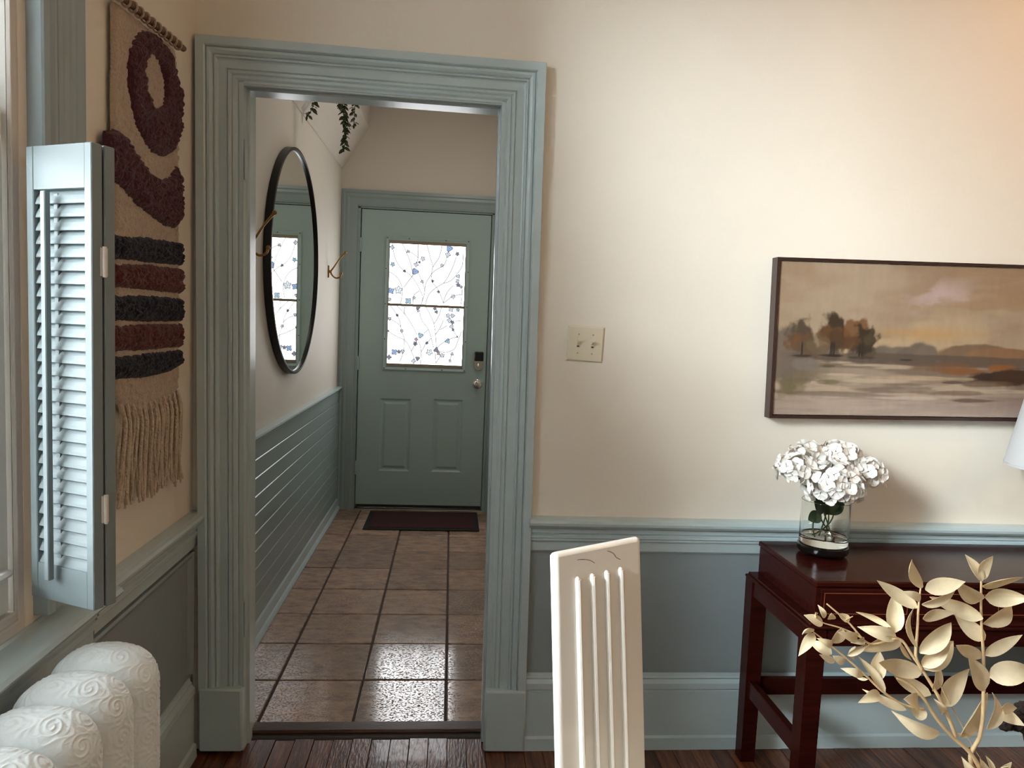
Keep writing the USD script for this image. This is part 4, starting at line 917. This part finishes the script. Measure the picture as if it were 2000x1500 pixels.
obj('cushion', ch_map(bx(-.06, CW + .06, .045, .38, .436, .456, .009)), 'seat_fabric', ch, 40)
for lx, ly in ((-.06, .03), (CW + .03, .03), (-.06, .40), (CW + .03, .40)):
    m = hull([(lx + a * (.034 - t) + t / 2, ly + b * (.034 - t), z) for a in (0, 1) for b in (0, 1) for z, t in ((0, .010), (.407, 0))])
    v = m.vertices.copy(); w = CA + v[:, :1] * cd + (v[:, 1:2] + .047 * np.clip(v[:, 2:3] / .44, 0, 1) ** 0) * cn
    obj('leg', TM(np.c_[w, v[:, 2]], m.faces), 'chair_lacquer', ch)

# ---- dining table (below the frame) that carries the dried arrangement
tb = thing('dining_table', 'oak dining table just below the bottom edge of the picture', 'table')
obj('tabletop', bx(1.22, 2.75, -2.25, -1.285, .685, .720, .006), 'table_oak', tb)
for xx in (1.30, 2.61):
    for yy in (-2.19, -1.40): obj('leg', bx(xx, xx + .06, yy, yy + .06, 0, .686, .004), 'table_oak', tb)
for ya in (-1.375, -2.17): obj('apron', bx(1.34, 2.64, ya, ya + .02, .60, .686), 'table_oak', tb)

# ---- dried ruscus arrangement in a low pot
OX, OY, OZ = 1.50, -1.42, .72
pt = thing('flower_pot', 'low stoneware pot on the dining table holding the dried branches', 'pot', (OX + .035, OY + .01, OZ))
obj('body', lathe([(0, 0), (.040, 0), (.050, .010), (.056, .045), (.050, .066), (.046, .068), (.043, .064), (.048, .045), (.042, .014), (0, .012)], 40), 'stoneware', pt, 40)
df = thing('dried_foliage', 'cream dried ruscus branches with pointed leaves on the dining table', 'dried foliage', (OX, OY, OZ))
LEAVES = [(-13, 8, 357, -25, 27, 387, 14), (-12, 10, 358, -5, 5, 393, 14), (-8, 14, 348, 39, 3, 365, 15), (-8, 7, 336, 38, -13, 342, 21), (-5, 9, 299, 45, 24, 328, 21), (-11, 10, 330, -53, 4, 357, 20), (-11, 3, 308, -67, 32, 327, 19), (-4, 5, 278, -36, 23, 306, 18), (-4, 2, 259, 44, 0, 288, 14), (0, -3, 233, 48, -20, 251, 26), (-4, -4, 215, -32, -4, 260, 24), (-9, 2, 255, -55, -9, 278, 16), (-32, -3, 149, 12, 11, 203, 21), (-3, -12, 165, 22, 11, 203, 16), (-91, 13, 346, -119, 3, 387, 17), (-89, 11, 344, -47, -6, 361, 19), (-89, 15, 322, -46, 10, 345, 13), (-90, 9, 305, -49, 4, 316, 14), (-94, 11, 330, -119, 12, 341, 10), (-94, 16, 317, -145, 30, 349, 15), (-120, 19, 282, -118, 30, 334, 19), (-100, 3, 269, -106, 9, 322, 10), (-92, 6, 260, -48, 10, 300, 20), (-86, 8, 241, -56, -2, 280, 17), (-84, 6, 238, -33, 23, 269, 23), (-119, 17, 276, -164, 32, 284, 16), (-127, 18, 290, -165, 38, 303, 8), (-115, 12, 276, -155, 32, 251, 25), (-83, 12, 230, -151, 4, 248, 20), (-110, 22, 266, -96, 16, 245, 10), (-68, 7, 207, -67, 5, 248, 14), (-57, -1, 191, -21, 8, 238, 22), (-69, 9, 201, -119, 17, 224, 16), (-57, 1, 179, -71, -2, 201, 9), (-88, 6, 191, -115, -5, 203, 19), (-60, -2, 153, -116, 17, 173, 17), (-78, 2, 173, -96, 13, 185, 14), (-142, 14, 218, -132, 30, 252, 17), (-108, 0, 185, -158, 20, 203, 10), (-138, 13, 201, -175, -2, 197, 13), (-136, 5, 206, -162, 29, 245, 11), (-162, 15, 226, -191, 18, 233, 10), (-178, 12, 263, -167, 33, 239, 11), (-187, 13, 253, -160, 13, 269, 7), (-188, 17, 242, -205, 16, 251, 10), (-205, 19, 252, -227, 39, 261, 13), (-202, 16, 243, -225, 14, 254, 8), (-209, 13, 267, -231, 11, 277, 9), (-230, 22, 279, -255, 10, 254, 12), (-230, 22, 283, -254, 9, 284, 8), (-194, 18, 288, -203, 33, 260, 15), (-218, 24, 290, -243, 27, 302, 12), (-216, 24, 299, -225, 26, 316, 7), (-228, 27, 300, -236, 11, 312, 6), (-204, 29, 295, -212, 15, 309, 9), (-174, 15, 277, -207, 4, 288, 12), (-164, 17, 274, -186, 7, 273, 8), (-158, 10, 222, -167, 30, 221, 5), (-183, 21, 297, -199, 22, 306, 9), (19, -7, 190, 45, -1, 188, 13), (19, 2, 185, 46, -16, 172, 15), (0, -10, 99, -32, -10, 124, 16), (6, -16, 99, 1, 0, 118, 9), (10, -12, 99, 8, -2, 123, 9), (16, -15, 99, 16, -30, 127, 10), (22, -10, 100, 25, -25, 128, 9), (28, -10, 98, 33, -25, 112, 9), (30, -12, 98, 44, -25, 117, 9)]
STEMS = [(5.5, [[0, -11, 99], [-21, -7, 132], [-43, -3, 150], [-66, 1, 175], [-82, 4, 198], [-99, 7, 215], [-119, 9, 224]]), (4.5, [[-18, -7, 128], [-7, -6, 152], [-4, -4, 184], [-4, -1, 217], [-6, 2, 257], [-10, 6, 300], [-11, 9, 328], [-12, 11, 356]]), (3.6, [[-39, -4, 151], [-57, 1, 191], [-84, 7, 234], [-98, 10, 253], [-119, 14, 276], [-152, 16, 267], [-185, 21, 295], [-214, 25, 318]]), (3.4, [[-86, 7, 236], [-95, 10, 257], [-94, 12, 285], [-93, 15, 320], [-91, 17, 347]]), (3, [[-81, 3, 185], [-102, 5, 187], [-134, 9, 204], [-163, 13, 229], [-193, 18, 253], [-213, 21, 268], [-231, 24, 281]]), (1.4, [[-67, 5, 229], [-51, 1, 198], [-34, -2, 171], [-22, -5, 149], [-1, -10, 117]]), (2, [[-41, -3, 155], [-17, -5, 153]]), (2.2, [[-164, 17, 274], [-198, 21, 288], [-218, 23, 293], [-228, 25, 299]]), (2, [[-190, 21, 297], [-179, 21, 303]])]
PODS = [[37, -7, 181], [50, -8, 184], [41, -10, 160], [57, -11, 160]]
mm = lambda p: np.array(p, float) / 1000
FOOT = np.array([35, 10, 16])
for k, (r, pts) in enumerate(STEMS):
    pts = [mm(p) for p in pts]
    if k == 0: pts = [mm(FOOT)] + pts
    if k == 1: pts = [mm([8, 4, 92])] + pts[0:]
    obj('branch', tube(pts, (r * .0007, r * .0005, r * .00028), 8, 40), 'dried_stem', df, True)
lr = np.random.default_rng(11)
for k, (a, b, c, d, e, g, w) in enumerate(LEAVES):
    base, tip = mm((a, b, c)), mm((d, e, g))
    n = np.array([lr.normal() * .42, -1, lr.normal() * .42 + .2])
    obj('leaf', blade(base, tip, w / 1000 * 1.16, n, bend=lr.uniform(-.20, .24), cup=lr.uniform(.15, .75), thick=.0005, rows=12, cols=7, fat=.40, ruffle=.02, seed=k, point=True), 'dried_leaf', df, True)
# seed heads among the branches
def pod(c, R, seed):
    m = trimesh.creation.icosphere(3, R); nse = meshkit.noise(m.vertices * 260, seed)
    m.vertices *= (1 + .45 * (nse - .5))[:, None]; m.apply_translation(c); return m
p0, p1, p2, p3 = [mm(p) for p in PODS]
dq = thing('dried_seed_stem', 'dark dried seed heads behind the cream branches, right edge of the picture', 'dried flower', (OX + .031, OY + .035, OZ - .020))
sq = obj('stalk', tube([p1 + (.010, .012, -.004), p1 + (.03, .012, -.08), mm(FOOT) + (-.006, -.017, .045)], .0016, 8), 'seed_pod', dq)
obj('seed_head', pod(p0 + (0, -.006, 0), .0085, 1), 'seed_pod', dq, True)
obj('seed_head', pod(p1 + (.004, .004, .002), .012, 2), 'seed_pod', dq, True)
obj('seed_head', pod(p2 + (.008, .03, -.006), .010, 3).apply_translation((0, 0, 0)), 'seed_pod', dq, True)
obj('seed_head', pod(p3 + (.012, .03, -.004), .013, 4), 'seed_pod', dq, True)
obj('stalk', tube([p2 + (.008, .03, -.006), p3 + (.012, .03, -.004), p3 + (.02, .02, -.05), mm(FOOT) + (-.003, -.013, .045)], .0016, 8), 'seed_pod', dq)

# ---- pendant lamp out of view, placed to light the upper right wall warmly
pd = thing('pendant_lamp', 'unseen pendant lamp with bare warm bulb that lights the upper right wall', 'lamp', (3.12, -.85, 2.62))
obj('cord', tube([(0, 0, .13), (0, 0, RZ - 2.62)], .004, 8), 'black_plastic', pd)
obj('socket', lathe([(0, .07), (.022, .07), (.024, .12), (.014, .14), (0, .14)], 20), 'brass', pd, 40)
obj('bulb', lathe([(.0, .075), (.016, .075), (.018, .066), (.014, .062), (0, .061)], 20), 'bulb', pd, 40)

# ---- added fill lamp of the hall, out of view
cl = thing('ceiling_lamp', 'added flush ceiling lamp, out of view, fill light for the entry hall', 'lamp', (.85, 1.75, HZ))
obj('housing', bx(-.14, .14, -.14, .14, -.06, -.0005, .006), 'white_vinyl', cl)
